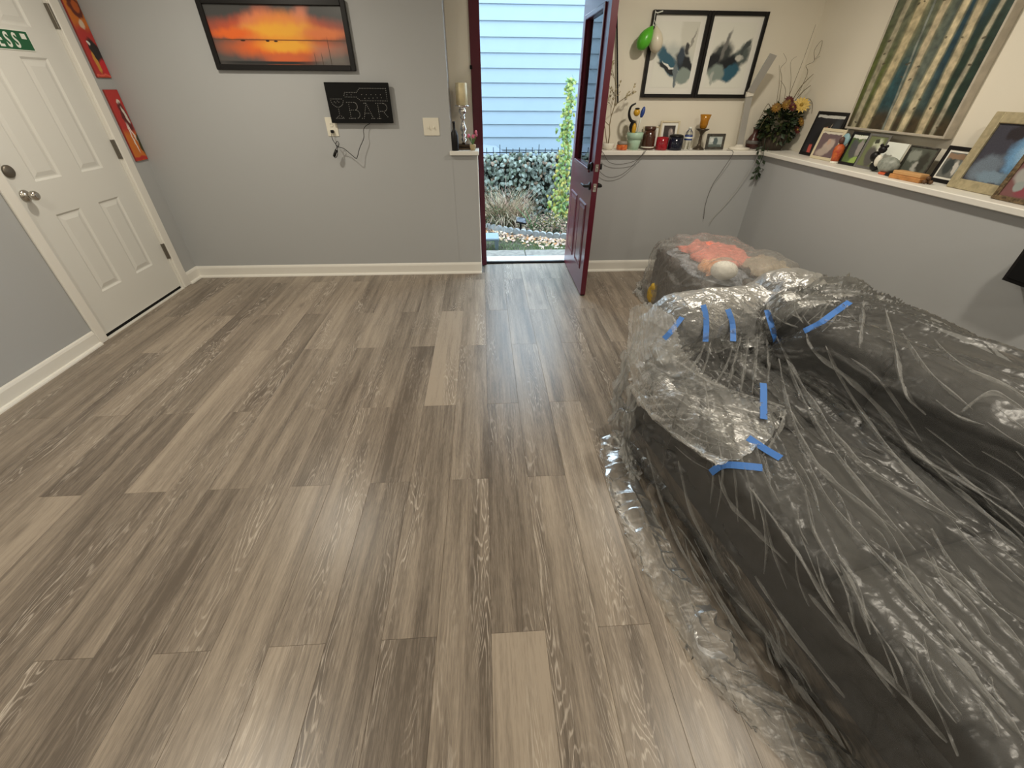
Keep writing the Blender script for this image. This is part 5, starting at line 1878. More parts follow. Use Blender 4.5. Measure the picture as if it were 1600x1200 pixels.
SK = (0.42, 0.22, 0.14)
M['fcream'] = mat('cream_frame_wood', (0.68, 0.60, 0.42), 0.45)
M['fdark'] = mat('dark_carved_frame', (0.06, 0.055, 0.045), 0.5, var=0.5, scale=60, bump=0.6, bscale=120)
M['fblack'] = M['black']
M['fsilver'] = mat('pewter_frame', (0.22, 0.21, 0.19), 0.35, 0.6)
M['fgold'] = mat('champagne_frame', (0.50, 0.43, 0.27), 0.38, 0.35, var=0.15, scale=40, bump=0.5, bscale=90)
ph_bw = paint('photo_dark_couple', (0.05, 0.04, 0.04), [('e', 0.5, 0.5, 0.16, 0.35, 0.2, (0.35, 0.31, 0.30), 0.4), ('e', 0.52, 0.72, 0.07, 0.09, 0, (0.55, 0.46, 0.42), 0.3)], warp=0.12, wscale=6)
ph_small = paint('photo_small', (0.45, 0.40, 0.33), [('e', 0.4, 0.4, 0.2, 0.3, 0, (0.12, 0.09, 0.07), 0.4)], warp=0.1)
photo_frame('cream-framed dark photo behind the near-black candle', (1.655, 4.185, LZ), 0, 0.10, 0.175, 0.212, 0.016, M['fcream'], ph_bw, mount=0.022)
photo_frame('small cream-framed photo behind the brown canister', (1.50, 4.205, LZ), 0, 0.10, 0.150, 0.168, 0.012, M['fcream'], ph_small, mount=0.018)
ph_grp = paint('photo_group', (0.45, 0.50, 0.48), [('e', 0.75, 0.5, 0.25, 0.4, 0, (0.10, 0.14, 0.15), 0.4), ('e', 0.35, 0.65, 0.2, 0.2, 0, (0.65, 0.68, 0.66), 0.4), ('b', 0.7, 0.12, 0.8, 0.14, 0, (0.12, 0.15, 0.14), 0.4)], warp=0.15, wscale=6)
photo_frame('small dark carved photo frame between amber candle and desk lamp', (2.055, 4.10, LZ), 0, 0.12, 0.165, 0.122, 0.022, M['fdark'], ph_grp)

# ---- water bottle
t = thing('water_bottle', 'clear plastic water bottle with blue label on the ledge', 'bottle', (1.808, 4.12, LZ))
M['pet'] = mat('clear_bottle_plastic', (0.90, 0.93, 0.93), 0.08, trans=1.0)
solid('bottle_body', [(0.028, 0), (0.032, 0.008), (0.031, 0.05), (0.033, 0.06), (0.033, 0.11), (0.026, 0.135), (0.012, 0.150), (0.012, 0.158), (0.0, 0.158)], (1.808, 4.12, LZ), M['pet'], None, None, 20, t)
solid('label', [(0.0335, 0.072), (0.0342, 0.073), (0.0342, 0.108), (0.0335, 0.109)], (1.808, 4.12, LZ), paint('bottle_label', (0.03, 0.06, 0.24), []), None, None, 20, t)
solid('label_band', [(0.0343, 0.084), (0.0347, 0.085), (0.0347, 0.096), (0.0343, 0.097)], (1.808, 4.12, LZ), M['swhite'], None, None, 20, t)
solid('cap', [(0.0135, 0.156), (0.0135, 0.170), (0.0, 0.171)], (1.808, 4.12, LZ), M['swhite'], None, None, 14, t)

# ---- amber glass candle holder
t = thing('candle_holder', 'dark metal candle holder with flared amber glass cup', 'candle holder', (1.915, 4.11, LZ))
M['bronze'] = mat('dark_bronze', (0.09, 0.07, 0.05), 0.35, 0.7)
solid('stand', [(0.052, 0), (0.045, 0.010), (0.020, 0.028), (0.010, 0.05), (0.013, 0.08), (0.009, 0.11), (0.024, 0.135), (0.054, 0.152), (0.056, 0.158), (0.02, 0.158)], (1.915, 4.11, LZ), M['bronze'], None, None, 18, t)
solid('amber_cup', [(0.016, 0.158), (0.028, 0.165), (0.034, 0.19), (0.034, 0.215), (0.046, 0.262), (0.044, 0.262), (0.031, 0.214), (0.031, 0.19), (0.0, 0.168)], (1.915, 4.11, LZ), mat('amber_glass', (0.62, 0.27, 0.02), 0.12, trans=0.35), None, None, 20, t)

# ---- white desk lamp
t = thing('desk_lamp', 'slim silver folding desk lamp on a round white base', 'lamp', (2.300, 4.13, LZ))
solid('base', [(0.086, 0), (0.090, 0.006), (0.088, 0.014), (0.040, 0.020), (0.030, 0.036), (0.0, 0.037)], (2.300, 4.13, LZ), M['potw'], None, None, 28, t)
M['lampsil'] = mat('silver_grey_plastic', (0.48, 0.47, 0.44), 0.35, 0.3)


def slat_bar(bm, a, b_, wd, th):
    a, b_ = Vector(a), Vector(b_)
    d = (b_ - a)
    x = Vector((1, 0, 0)) - d.normalized() * d.normalized().x
    x.normalize()
    y = d.normalized().cross(x)
    rows = [[p + x * sx * wd / 2 + y * sy * th / 2 for sx, sy in ((-1, -1), (1, -1), (1, 1), (-1, 1))] for p in (a, b_)]
    rings(bm, rows)
    bmesh.ops.recalc_face_normals(bm, faces=bm.faces)


bm = NB()
slat_bar(bm, (2.302, 4.135, LZ + 0.03), (2.262, 4.135, LZ + 0.40), 0.052, 0.018)
obj('stem', bm, M['lampsil'], t)
bm = NB()
slat_bar(bm, (2.262, 4.130, LZ + 0.392), (2.258, 4.128, LZ + 0.425), 0.058, 0.024)
obj('hinge', bm, M['potw'], t)
bm = NB()
slat_bar(bm, (2.258, 4.118, LZ + 0.42), (2.315, 4.04, LZ + 0.665), 0.060, 0.014)
obj('lamp_head', bm, M['lampsil'], t)
bm = NB()
tube(bm, spline([(2.36, 4.16, LZ + 0.006), (2.40, 4.05, LZ + 0.005), (2.405, 3.976, LZ - 0.004), (2.39, 3.985, 0.95), (2.33, 3.995, 0.78), (2.25, 4.005, 0.62), (2.18, 4.008, 0.52), (2.15, 4.0, 0.46)], 6), 0.0022, 6)
obj('lamp_cord', bm, mat('pale_grey_cord', (0.42, 0.41, 0.38), 0.5), t, True)
M['wire'] = mat('grey_wire', (0.10, 0.095, 0.09), 0.5)
for pts, lab in (([(0.985, 4.06, LZ + 0.004), (1.02, 3.978, LZ - 0.005), (1.09, 3.99, 0.985), (1.20, 3.992, 0.968), (1.33, 3.985, 1.0), (1.395, 3.976, LZ + 0.003), (1.40, 4.05, LZ + 0.004)], 'thin dark wire looping below the ledge near the mint pot, upper loop'),
                 ([(0.965, 3.985, 1.02), (1.00, 3.99, 0.93), (1.10, 3.995, 0.865), (1.22, 3.994, 0.885), (1.33, 3.985, 0.985), (1.385, 3.976, LZ + 0.003)], 'thin dark wire looping below the ledge near the mint pot, lower loop'),
                 ([(2.14, 4.03, LZ + 0.004), (2.175, 3.976, LZ - 0.01), (2.13, 3.99, 0.92), (2.08, 4.0, 0.80), (2.06, 4.0, 0.65), (2.08, 4.0, 0.50)], 'thin grey wire hanging under the desk lamp')):
    bm = NB()
    tube(bm, spline(pts, 6), 0.0022, 5)
    tag(obj('wire', bm, M['wire'], smooth=True, origin=pts[0]), lab, 'wire')

# ---- small dark vase and the flower basket in the corner
t = thing('vase', 'small dark reddish vase squeezed beside the flower basket', 'vase', (2.435, 4.17, LZ))
solid('vase_body', [(0.035, 0), (0.052, 0.02), (0.055, 0.05), (0.040, 0.09), (0.020, 0.12), (0.022, 0.15), (0.030, 0.165), (0.0, 0.15)], (2.435, 4.17, LZ), mat('dark_red_clay', (0.07, 0.025, 0.02), 0.3), None, None, 20, t)
solid('band', [(0.0552, 0.040), (0.0562, 0.044), (0.0562, 0.062), (0.0535, 0.066)], (2.435, 4.17, LZ), mat('grey_band', (0.13, 0.12, 0.11), 0.4), None, None, 20, t)
PC = Vector((2.575, 4.085, LZ))
t = thing('flower_basket', 'dark leafy basket arrangement with one yellow daisy and tall curly twigs', 'plant', PC)
M['basket'] = mat('dark_wicker', (0.045, 0.032, 0.02), 0.7, bump=0.6, bscale=90)
solid('basket', [(0.075, 0), (0.095, 0.05), (0.11, 0.12), (0.10, 0.125), (0.0, 0.11)], PC, M['basket'], None, None, 20, t)
M['dleaf'] = mat('dark_foliage', (0.018, 0.034, 0.012), 0.5, var=0.5, scale=30)
M['dleaf2'] = mat('olive_foliage', (0.055, 0.065, 0.018), 0.5, var=0.4, scale=30)
rnd = random.Random(21)
bm = NB()
for i in range(620):
    a, e = rnd.uniform(0, 2 * PI), math.asin(rnd.uniform(-0.7, 1))
    n_ = Vector((math.cos(a) * math.cos(e), math.sin(a) * math.cos(e), math.sin(e)))
    k = rnd.uniform(0.55, 1.0)
    p = PC + Vector((n_.x * 0.150 * k, n_.y * 0.125 * k, 0.185 + n_.z * 0.155 * k))
    p.y = min(p.y, YU - 0.03)
    p.x = min(p.x, XU - 0.03)
    leafpoly(bm, p, n_ + Vector((rnd.uniform(-.7, .7), rnd.uniform(-.7, .7), rnd.uniform(-.9, .3))), rnd.uniform(0.04, 0.065), rnd.uniform(0.011, 0.018), rnd, rnd.choice([0, 0, 0, 1]))
fo = obj('foliage', bm, [M['dleaf'], M['dleaf2']], t)
fo['kind'] = 'stuff'
# trailing ivy below the ledge
bm = NB()
tube(bm, spline([PC + Vector((-0.10, -0.02, 0.10)), (2.47, 4.03, LZ + 0.04), (2.445, 3.965, LZ - 0.01), (2.44, 3.965, LZ - 0.09), (2.43, 3.97, LZ - 0.20)], 6), 0.003, 5)
for i in range(26):
    q = rnd.random()
    p = Vector((2.44 + rnd.uniform(-0.07, 0.07) * (1.1 - q), 3.962 + rnd.uniform(-0.02, 0.015), LZ + 0.05 - q * 0.25))
    leafpoly(bm, p, (rnd.uniform(-.8, .8), rnd.uniform(-.3, .1), rnd.uniform(-1, -0.1)), rnd.uniform(0.035, 0.05), rnd.uniform(0.011, 0.016), rnd)
obj('trailing_ivy', bm, M['dleaf'], t)


def flower(c, nrm, r, npet, pm, cm, parent):
    nrm = Vector(nrm).normalized()
    a = nrm.cross(Vector((0, 0, 1)))
    if a.length < 0.1:
        a = Vector((1, 0, 0))
    a.normalize()
    b_ = nrm.cross(a)
    bm = NB()
    for ring in (0, 1):
        for i in range(npet):
            q = 2 * PI * (i + 0.5 * ring) / npet
            d = a * math.cos(q) + b_ * math.sin(q)
            s = (a * -math.sin(q) + b_ * math.cos(q)) * r * 0.17
            rr = r * (1 - 0.2 * ring)
            p = Vector(c) + nrm * (0.003 * ring)
            bm.faces.new([bm.verts.new(x) for x in (p + d * rr * 0.15, p + d * rr * 0.6 + s + nrm * r * 0.12, p + d * rr + nrm * r * 0.05, p + d * rr * 0.6 - s + nrm * r * 0.12)])
    f = obj('blossom', bm, pm, parent)
    bm = NB()
    ball(bm, Vector(c) + nrm * 0.004, r * 0.24, sub=1)
    obj('flower_centre', bm, cm, f, True)


M['daisy'] = mat('yellow_petal', (0.72, 0.52, 0.14), 0.6, var=0.15, scale=60)
M['mum'] = mat('dark_red_petal', (0.10, 0.015, 0.012), 0.6, var=0.3, scale=60)
M['ochre'] = mat('ochre_petal', (0.25, 0.13, 0.02), 0.6, var=0.3, scale=60)
M['centre'] = mat('flower_centre', (0.35, 0.22, 0.03), 0.7)
flower(PC + Vector((0.075, -0.10, 0.335)), (-0.25, -0.75, 0.62), 0.072, 14, M['daisy'], M['centre'], t)
for off, m_, r in (((-0.11, -0.06, 0.315), 'ochre', 0.045), ((-0.05, -0.09, 0.335), 'ochre', 0.045), ((-0.01, -0.05, 0.36), 'mum', 0.05), ((0.00, -0.11, 0.32), 'mum', 0.04), ((0.12, -0.10, 0.22), 'ochre', 0.045), ((0.10, -0.12, 0.16), 'mum', 0.04)):
    flower(PC + Vector(off), (off[0] * 3, -0.8, 0.5), r, 12, M[m_], M['centre'], t)
M['twig'] = mat('brown_twig', (0.13, 0.10, 0.05), 0.7)
for pts, r in (([(0.0, 0, 0.34), (0.03, 0.02, 0.52), (0.06, 0.05, 0.66), (0.085, 0.08, 0.86)], 0.0022), ([(0.04, 0, 0.34), (0.09, 0.01, 0.46), (0.14, -0.02, 0.545)], 0.004), ([(0.04, -0.02, 0.33), (0.09, -0.03, 0.42), (0.125, -0.06, 0.47)], 0.004),
               ([(0.08, 0, 0.40), (0.12, 0.03, 0.55), (0.10, 0.05, 0.60), (0.14, 0.03, 0.63), (0.12, 0.04, 0.70), (0.15, 0.03, 0.76), (0.155, 0.02, 0.68), (0.14, 0.03, 0.64), (0.155, 0.0, 0.66)], 0.002),
               ([(-0.06, 0, 0.33), (-0.08, 0.03, 0.50), (-0.11, 0.05, 0.58), (-0.08, 0.05, 0.63), (-0.12, 0.06, 0.68)], 0.0018), ([(-0.08, 0, 0.32), (-0.10, 0.02, 0.48), (-0.135, 0.04, 0.60)], 0.0018), ([(-0.02, 0, 0.34), (-0.03, 0.02, 0.44), (-0.09, 0.03, 0.50)], 0.0022),
               ([(-0.10, 0, 0.28), (-0.16, -0.02, 0.34), (-0.20, -0.05, 0.31), (-0.23, -0.07, 0.24)], 0.003), ([(-0.10, 0, 0.24), (-0.18, -0.03, 0.28), (-0.24, -0.06, 0.20)], 0.003), ([(-0.10, -0.03, 0.22), (-0.16, -0.05, 0.25), (-0.21, -0.08, 0.17)], 0.003),
               ([(0.09, -0.02, 0.33), (0.13, -0.06, 0.38), (0.15, -0.12, 0.35), (0.155, -0.15, 0.28)], 0.0028), ([(0.02, 0, 0.34), (0.0, 0.03, 0.50), (-0.04, 0.05, 0.62), (0.0, 0.06, 0.66)], 0.0016)):
    bm = NB()
    tube(bm, spline([PC + Vector(p) for p in pts], 6), r, 5, r * 0.5)
    obj('twig', bm, M['twig'], t, True)

# ---- frames and figures on the side ledge (facing -X, near the viewer Y is smaller)
RZ = -PI / 2
ph_grad = paint('photo_graduate', (0.025, 0.025, 0.03), [('b', 0.6, 0.95, 0.8, 0.035, 0, (0.62, 0.62, 0.58), 0.2), ('e', 0.52, 0.30, 0.30, 0.34, 0.2, (0.012, 0.012, 0.015), 0.3), ('e', 0.56, 0.60, 0.10, 0.14, 0, SK, 0.25), ('e', 0.58, 0.76, 0.17, 0.06, 0.3, (0.02, 0.02, 0.02), 0.3), ('b', 0.72, 0.60, 0.012, 0.18, -0.2, (0.5, 0.42, 0.3), 0.3), ('b', 0.28, 0.10, 0.07, 0.12, 0.2, (0.55, 0.10, 0.08), 0.4), ('b', 0.62, 0.15, 0.10, 0.18, -0.3, (0.55, 0.03, 0.05), 0.4), ('e', 0.95, 0.6, 0.14, 0.3, 0, (0.04, 0.05, 0.06), 0.5)], warp=0.06)
photo_frame('black-framed graduation photo nearest the flower basket', (2.655, 3.63, LZ), RZ, 0.14, 0.345, 0.305, 0.022, M['fblack'], ph_grad)
ph_mauve = paint('photo_mauve', (0.16, 0.11, 0.12), [('e', 0.65, 0.45, 0.32, 0.25, 0.6, (0.52, 0.42, 0.36), 0.4), ('e', 0.45, 0.2, 0.35, 0.16, 0.2, (0.45, 0.37, 0.32), 0.5), ('e', 0.6, 0.6, 0.1, 0.12, 0, (0.55, 0.38, 0.30), 0.3), ('b', 0.7, 0.95, 0.8, 0.05, 0, (0.7, 0.66, 0.55), 0.3)], warp=0.14)
photo_frame('cream-framed mauve photo beside the graduation photo', (2.60, 3.455, LZ), RZ + 0.06, 0.14, 0.235, 0.205, 0.020, M['fcream'], ph_mauve)
t = thing('figurine', 'red-robed figurine with pale blue hood between photo frames', 'figurine', (2.57, 3.265, LZ))
M['robe'] = mat('red_robe', (0.42, 0.045, 0.02), 0.5, col2=(0.55, 0.14, 0.03), scale=60)
solid('plinth', [(0.026, 0), (0.028, 0.006), (0.024, 0.016), (0.0, 0.016)], (2.57, 3.265, LZ), M['potw'], None, None, 16, t)
solid('robe', [(0.026, 0.016), (0.028, 0.04), (0.034, 0.075), (0.030, 0.105), (0.012, 0.125), (0.0, 0.125)], (2.57, 3.265, LZ), M['robe'], None, None, 18, t)
bm = NB()
ball(bm, (2.563, 3.263, LZ + 0.145), 0.020, 0.9, 0.9, 1.25)
obj('head', bm, mat('brown_face', (0.09, 0.035, 0.025), 0.5), t, True)
bm = NB()
ball(bm, (2.586, 3.262, LZ + 0.150), 0.036, 0.45, 1.0, 1.15)
obj('hood', bm, mat('pale_blue_hood', (0.24, 0.40, 0.45), 0.5), t, True)
ph_green = paint('photo_garden', (0.10, 0.16, 0.05), [('b', 0.4, 0.92, 0.5, 0.06, 0, (0.75, 0.77, 0.68), 0.3), ('e', 0.3, 0.5, 0.2, 0.35, 0.3, (0.08, 0.08, 0.08), 0.4), ('e', 0.55, 0.55, 0.12, 0.3, 0, (0.30, 0.27, 0.25), 0.5), ('e', 0.6, 0.12, 0.3, 0.12, 0.4, (0.30, 0.42, 0.10), 0.5)], warp=0.16, wscale=7)
ph_green2 = paint('photo_garden_b', (0.16, 0.18, 0.08), [('e', 0.45, 0.72, 0.2, 0.2, 0, (0.55, 0.58, 0.42), 0.5), ('e', 0.4, 0.35, 0.22, 0.35, 0.2, (0.10, 0.09, 0.08), 0.4), ('e', 0.62, 0.4, 0.06, 0.35, 0.1, (0.62, 0.60, 0.54), 0.4), ('e', 0.38, 0.85, 0.1, 0.08, 0, (0.05, 0.05, 0.03), 0.4)], warp=0.16, wscale=7)
photo_frame('black-framed green garden photo right of the red figurine', (2.60, 3.175, LZ), RZ + 0.10, 0.14, 0.150, 0.205, 0.018, M['fblack'], ph_green)
photo_frame('pewter-framed garden photo of people in the ledge row', (2.605, 3.02, LZ), RZ + 0.08, 0.14, 0.165, 0.205, 0.016, M['fsilver'], ph_green2)
t = thing('figurine', 'black and white bear figurine leaning on the ledge', 'figurine', (2.575, 2.90, LZ))
bm = NB()
ball(bm, (2.575, 2.90, LZ + 0.032), 0.030, 0.9, 1.1, 1.0)
ball(bm, (2.56, 2.915, LZ + 0.085), 0.026, 0.9, 1.2, 1.2)
ball(bm, (2.565, 2.885, LZ + 0.128), 0.022, 0.9, 1.3, 1.0)
ball(bm, (2.565, 2.862, LZ + 0.148), 0.010)
ball(bm, (2.565, 2.905, LZ + 0.150), 0.010)
obj('body', bm, M['black'], t, True)
bm = NB()
ball(bm, (2.552, 2.868, LZ + 0.068), 0.022, 0.8, 1.0, 1.6)
obj('white_front', bm, M['potw'], t, True)
bm = NB()
box(bm, 2.60, 2.606, 2.78, 2.95, LZ, LZ + 0.17)
xf(bm.verts, Matrix.Translation((2.603, 0, LZ)) @ Matrix.Rotation(0.18, 4, 'Y') @ Matrix.Translation((-2.603, 0, -LZ)))
tag(obj('greeting_card', bm, M['swhite'], origin=(2.603, 2.865, LZ)), 'white card leaning behind the black and white figurine', 'card')
ph_st = paint('photo_grey_garden', (0.10, 0.11, 0.09), [('e', 0.35, 0.7, 0.3, 0.2, 0, (0.28, 0.30, 0.26), 0.5), ('e', 0.7, 0.3, 0.2, 0.2, 0, (0.42, 0.42, 0.38), 0.5), ('e', 0.9, 0.5, 0.2, 0.4, 0, (0.05, 0.05, 0.04), 0.5)], warp=0.25, wscale=8)
photo_frame('grey photo with beaded top edge behind the stone ornament', (2.645, 2.70, LZ), RZ, 0.14, 0.20, 0.165, 0.010, M['fdark'], ph_st)
t = thing('stone_ornament', 'rounded grey green stone ornament with orange foot', 'ornament', (2.555, 2.79, LZ))
bm = NB()
ball(bm, (2.56, 2.785, LZ + 0.052), 0.055, 0.7, 1.35, 0.85, 3)
rs = random.Random(2)
for v in bm.verts:
    v.co += Vector((rs.uniform(-1, 1), rs.uniform(-1, 1), rs.uniform(-1, 1))) * 0.003
obj('stone', bm, mat('grey_green_stone', (0.20, 0.22, 0.19), 0.5, col2=(0.32, 0.34, 0.30), scale=50), t, True)
bm = NB()
box(bm, 2.525, 2.555, 2.745, 2.80, LZ, LZ + 0.014, 0.005)
obj('orange_foot', bm, mat('orange_plastic', (0.60, 0.10, 0.03), 0.4), t)
bm = NB()
box(bm, 2.52, 2.575, 2.685, 2.742, LZ, LZ + 0.018, 0.006)
obj('dark_foot', bm, M['black'], t)
t = thing('wooden_block', 'orange-stained wooden block with dark carved end on the ledge', 'wood block', (2.535, 2.56, LZ), 0.08)
M['owood'] = mat('honey_wood', (0.48, 0.22, 0.07), 0.5, var=0.2, scale=30)
bm = NB()
box(bm, -0.035, 0.035, -0.085, 0.115, 0.0, 0.024, 0.003)
obj('lower_slab', bm, M['owood'], t, False, True)
bm = NB()
box(bm, -0.030, 0.030, -0.075, 0.105, 0.024, 0.044, 0.003)
obj('upper_slab', bm, mat('pale_honey_wood', (0.60, 0.34, 0.14), 0.5), t, False, True)
bm = NB()
for i, (a, b_) in enumerate(((-0.02, 0.012), (0.008, 0.012), (-0.006, 0.03))):
    ball(bm, (a, -0.105, b_), 0.013, sub=1)
ball(bm, (0.0, -0.125, 0.012), 0.012, sub=1)
obj('carved_end', bm, mat('dark_walnut', (0.10, 0.045, 0.015), 0.5), t, True, True)
ph_row = paint('photo_row_of_people', (0.16, 0.17, 0.16), [('e', 0.3, 0.45, 0.22, 0.35, 0, (0.05, 0.06, 0.06), 0.4), ('e', 0.65, 0.4, 0.1, 0.3, 0.2, (0.65, 0.63, 0.57), 0.4), ('e', 0.9, 0.45, 0.14, 0.35, 0, (0.35, 0.45, 0.48), 0.4), ('b', 0.6, 0.85, 0.7, 0.10, 0, (0.30, 0.20, 0.13), 0.5)], warp=0.15, wscale=7)
photo_frame('dark-framed group photo left of the large champagne frame', (2.655, 2.465, LZ), RZ, 0.14, 0.205, 0.185, 0.020, M['fblack'], ph_row, mount=0.012)
ph_big = paint('photo_blue', (0.055, 0.055, 0.075), [('e', 0.95, 0.55, 0.42, 0.42, -0.6, (0.16, 0.33, 0.55), 0.35), ('e', 1.0, 0.6, 0.30, 0.30, -0.5, (0.36, 0.56, 0.75), 0.5), ('e', 0.30, 0.25, 0.28, 0.22, 0.6, (0.16, 0.20, 0.25), 0.5), ('e', 0.45, 0.85, 0.18, 0.12, 0, (0.03, 0.025, 0.03), 0.4), ('e', 0.62, 0.12, 0.4, 0.10, 0, (0.20, 0.28, 0.36), 0.5)], warp=0.18, wscale=7, grain=0.2)
photo_frame('large champagne-framed blue photo at the near end of the ledge', (2.60, 2.13, LZ), RZ, 0.14, 0.50, 0.355, 0.048, M['fgold'], ph_big, depth=0.03)
ph_orn = paint('photo_plum', (0.20, 0.09, 0.09), [('e', 0.35, 0.6, 0.3, 0.25, 0, (0.38, 0.38, 0.36), 0.4), ('e', 0.7, 0.3, 0.4, 0.22, 0.3, (0.26, 0.06, 0.08), 0.4), ('e', 0.35, 0.3, 0.14, 0.14, 0, (0.30, 0.34, 0.33), 0.4)], warp=0.12)
photo_frame('ornate bronze-framed photo in front of the champagne frame', (2.535, 1.965, LZ), RZ, 0.16, 0.22, 0.20, 0.022, mat('ornate_bronze_frame', (0.16, 0.11, 0.06), 0.45, 0.4, var=0.5, scale=80, bump=0.8, bscale=140), ph_orn, depth=0.02)
# ================================================================ OUTSIDE THE DOOR
GZ = -0.10
rnd = random.Random(77)
bm = NB()
box(bm, -5, 7, 4.42, 14, GZ - 0.2, GZ)
M['soil'] = mat('garden_soil', (0.0381, 0.02857, 0.02032), 0.95, var=0.35, scale=9, bump=0.6, bscale=60)
struct('ground', bm, M['soil'], 'garden soil outside the open door', 'ground')
t = thing('concrete_step', 'weathered concrete step outside the open door', 'step', (0.45, 4.65, GZ))
M['conc'] = mat('weathered_concrete', (0.1651, 0.1524, 0.1333), 0.9, var=0.25, scale=18, bump=0.5, bscale=120)
for x0, x1 in ((-0.6, 0.445), (0.452, 1.6)):
    bm = NB()
    box(bm, x0, x1, 4.44, 4.86, GZ, -0.045, 0.008)
    obj('slab', bm, M['conc'], t)

# neighbour's house: lapped siding boards
hs_ = thing('house', 'neighbouring house wall of pale blue lapped siding', 'house', (1.0, 9.0, GZ))
M['siding'] = mat('pale_blue_siding', (0.150, 0.195, 0.232), 0.6, var=0.02, scale=3)
PITCH, ZB = 0.2068, 0.5505 - 0.2068 * 3
bm = NB()
box(bm, -3.5, 6.0, 9.03, 9.2, GZ, 2.95)
obj('sheathing', bm, M['siding'], hs_)
for i in range(14):
    z = ZB + PITCH * i
    bm = NB()
    rings(bm, [[(x, 9.03, z + PITCH + 0.02), (x, 9.02, z + PITCH + 0.02), (x, 8.992, z), (x, 9.03, z)] for x in (-3.5, 6.0)])
    bmesh.ops.recalc_face_normals(bm, faces=bm.faces)
    obj('siding_board', bm, M['siding'], hs_)

# pale blue tub beyond the fence
t = thing('garden_tub', 'pale blue rounded tub beyond the ivy fence', 'tub', (-0.15, 7.9, GZ))
M['tub'] = mat('pale_blue_plastic', (0.121, 0.1496, 0.187), 0.75)
bm = NB()
lathe(bm, [(0.40, 0), (0.46, 0.06), (0.50, 0.55), (0.50, 0.66), (0.47, 0.75), (0.38, 0.81), (0.20, 0.83), (0.0, 0.835)], (-0.15, 7.9, GZ), 28)
obj('tub_body', bm, M['tub'], t, True)
bm = NB()
lathe(bm, [(0.495, 0.66), (0.508, 0.665), (0.508, 0.69), (0.495, 0.695)], (-0.15, 7.9, GZ), 28)
obj('rim', bm, M['darksteel'], t, True)

# wire fence covered in ivy
FY = 6.85
t = thing('wire_fence', 'low dark picket wire fence overgrown with ivy', 'fence', (0.6, FY, GZ))
for i in range(36):
    x = -0.9 + 0.095 * i
    bm = NB()
    h = 0.90 + (0.05 if i % 6 == 0 else 0) + rnd.uniform(-0.01, 0.01)
    tube(bm, [(x, FY, GZ), (x, FY, GZ + h)], 0.0055, 6)
    obj('picket', bm, M['blackmat'], t)
for z in (0.25, 0.55, 0.84):
    bm = NB()
    tube(bm, [(-0.95, FY, GZ + z), (2.6, FY, GZ + z)], 0.006, 6)
    obj('rail', bm, M['blackmat'], t)
IV = [mat('ivy_pale', (0.127, 0.1524, 0.127), 0.45), mat('ivy_mid', (0.05398, 0.07618, 0.04763), 0.45), mat('ivy_dark', (0.01905, 0.02857, 0.01587), 0.5), mat('ivy_dry', (0.127, 0.08255, 0.0508), 0.6)]


def ovate(bm, p, nrm, up, ln, wd, mi):
    nrm = nrm.normalized()
    s = nrm.cross(up).normalized() * wd
    d = s.cross(nrm).normalized() * ln
    pts = [p, p + d * 0.25 + s * 0.9, p + d * 0.6 + s * 0.75, p + d, p + d * 0.6 - s * 0.75, p + d * 0.25 - s * 0.9]
    mid = p + d * 0.5 + nrm * wd * 0.25
    vs_ = [bm.verts.new(x) for x in pts]
    vm = bm.verts.new(mid)
    for i in range(6):
        f = bm.faces.new((vs_[i], vs_[(i + 1) % 6], vm))
        f.material_index = mi


t = thing('ivy_hedge', 'grey green ivy covering the low fence in the garden', 'hedge', (0.7, FY, GZ))
bm = NB()
for i in range(3000):
    x = rnd.uniform(-0.9, 2.4)
    z = GZ + 0.86 * rnd.random() ** 0.85 + rnd.uniform(-0.02, 0.03)
    y = FY - 0.13 + rnd.uniform(-0.05, 0.08)
    nrm = Vector((rnd.uniform(-.6, .6), -1, rnd.uniform(0.0, 1.3)))
    ovate(bm, Vector((x, y, z)), nrm, Vector((rnd.uniform(-.5, .5), 0, -1)), rnd.uniform(0.045, 0.075), rnd.uniform(0.02, 0.034), rnd.choices([0, 1, 2, 3], [0.48, 0.30, 0.16, 0.06])[0])
o = obj('ivy_leaves', bm, IV, t)
o['kind'] = 'stuff'
bm = NB()
box(bm, -0.9, 2.4, FY - 0.04, FY + 0.03, GZ, GZ + 0.80)
obj('ivy_stems', bm, mat('ivy_core', (0.01143, 0.01397, 0.007617), 0.9, var=0.5, scale=40), t)

# climbing vine on a stake, yellow green
t = thing('climbing_vine', 'tall yellow green vine climbing a stake beside the open door', 'vine', (1.02, 6.05, GZ))
VN = [mat('vine_lime', (0.1651, 0.2032, 0.02857), 0.45), mat('vine_yellow', (0.2667, 0.2286, 0.03175), 0.45), mat('vine_green', (0.07618, 0.1524, 0.03175), 0.45)]
bm = NB()
tube(bm, [(1.07, 6.05, GZ), (1.075, 6.06, 1.60)], 0.008, 6)
obj('stake', bm, M['twig'], t)
bm = NB()
sp = []
for i in range(90):
    q = i / 89
    sp.append((1.07 + 0.022 * math.sin(i * 0.6), 6.04 + 0.02 * math.cos(i * 0.6), GZ + q * 1.74))
tube(bm, sp, 0.005, 5, 0.002)
obj('vine_stem', bm, VN[2], t)
bm = NB()
for i in range(620):
    q = rnd.random() ** 1.2
    z = GZ + 0.10 + q * 1.62
    wdt = 0.105 * (1.0 - 0.80 * q) + 0.012
    p = Vector((1.06 + rnd.gauss(0, wdt * 0.75), 6.02 + rnd.uniform(-0.06, 0.05), z))
    ovate(bm, p, Vector((rnd.uniform(-.7, .7), -1, rnd.uniform(-0.1, 1.0))), Vector((rnd.uniform(-.7, .7), 0, -1)), rnd.uniform(0.035, 0.065) * (1.1 - 0.3 * q), rnd.uniform(0.016, 0.027), rnd.choices([0, 1, 2], [0.5, 0.25 if z < 0.9 else 0.03, 0.3])[0])
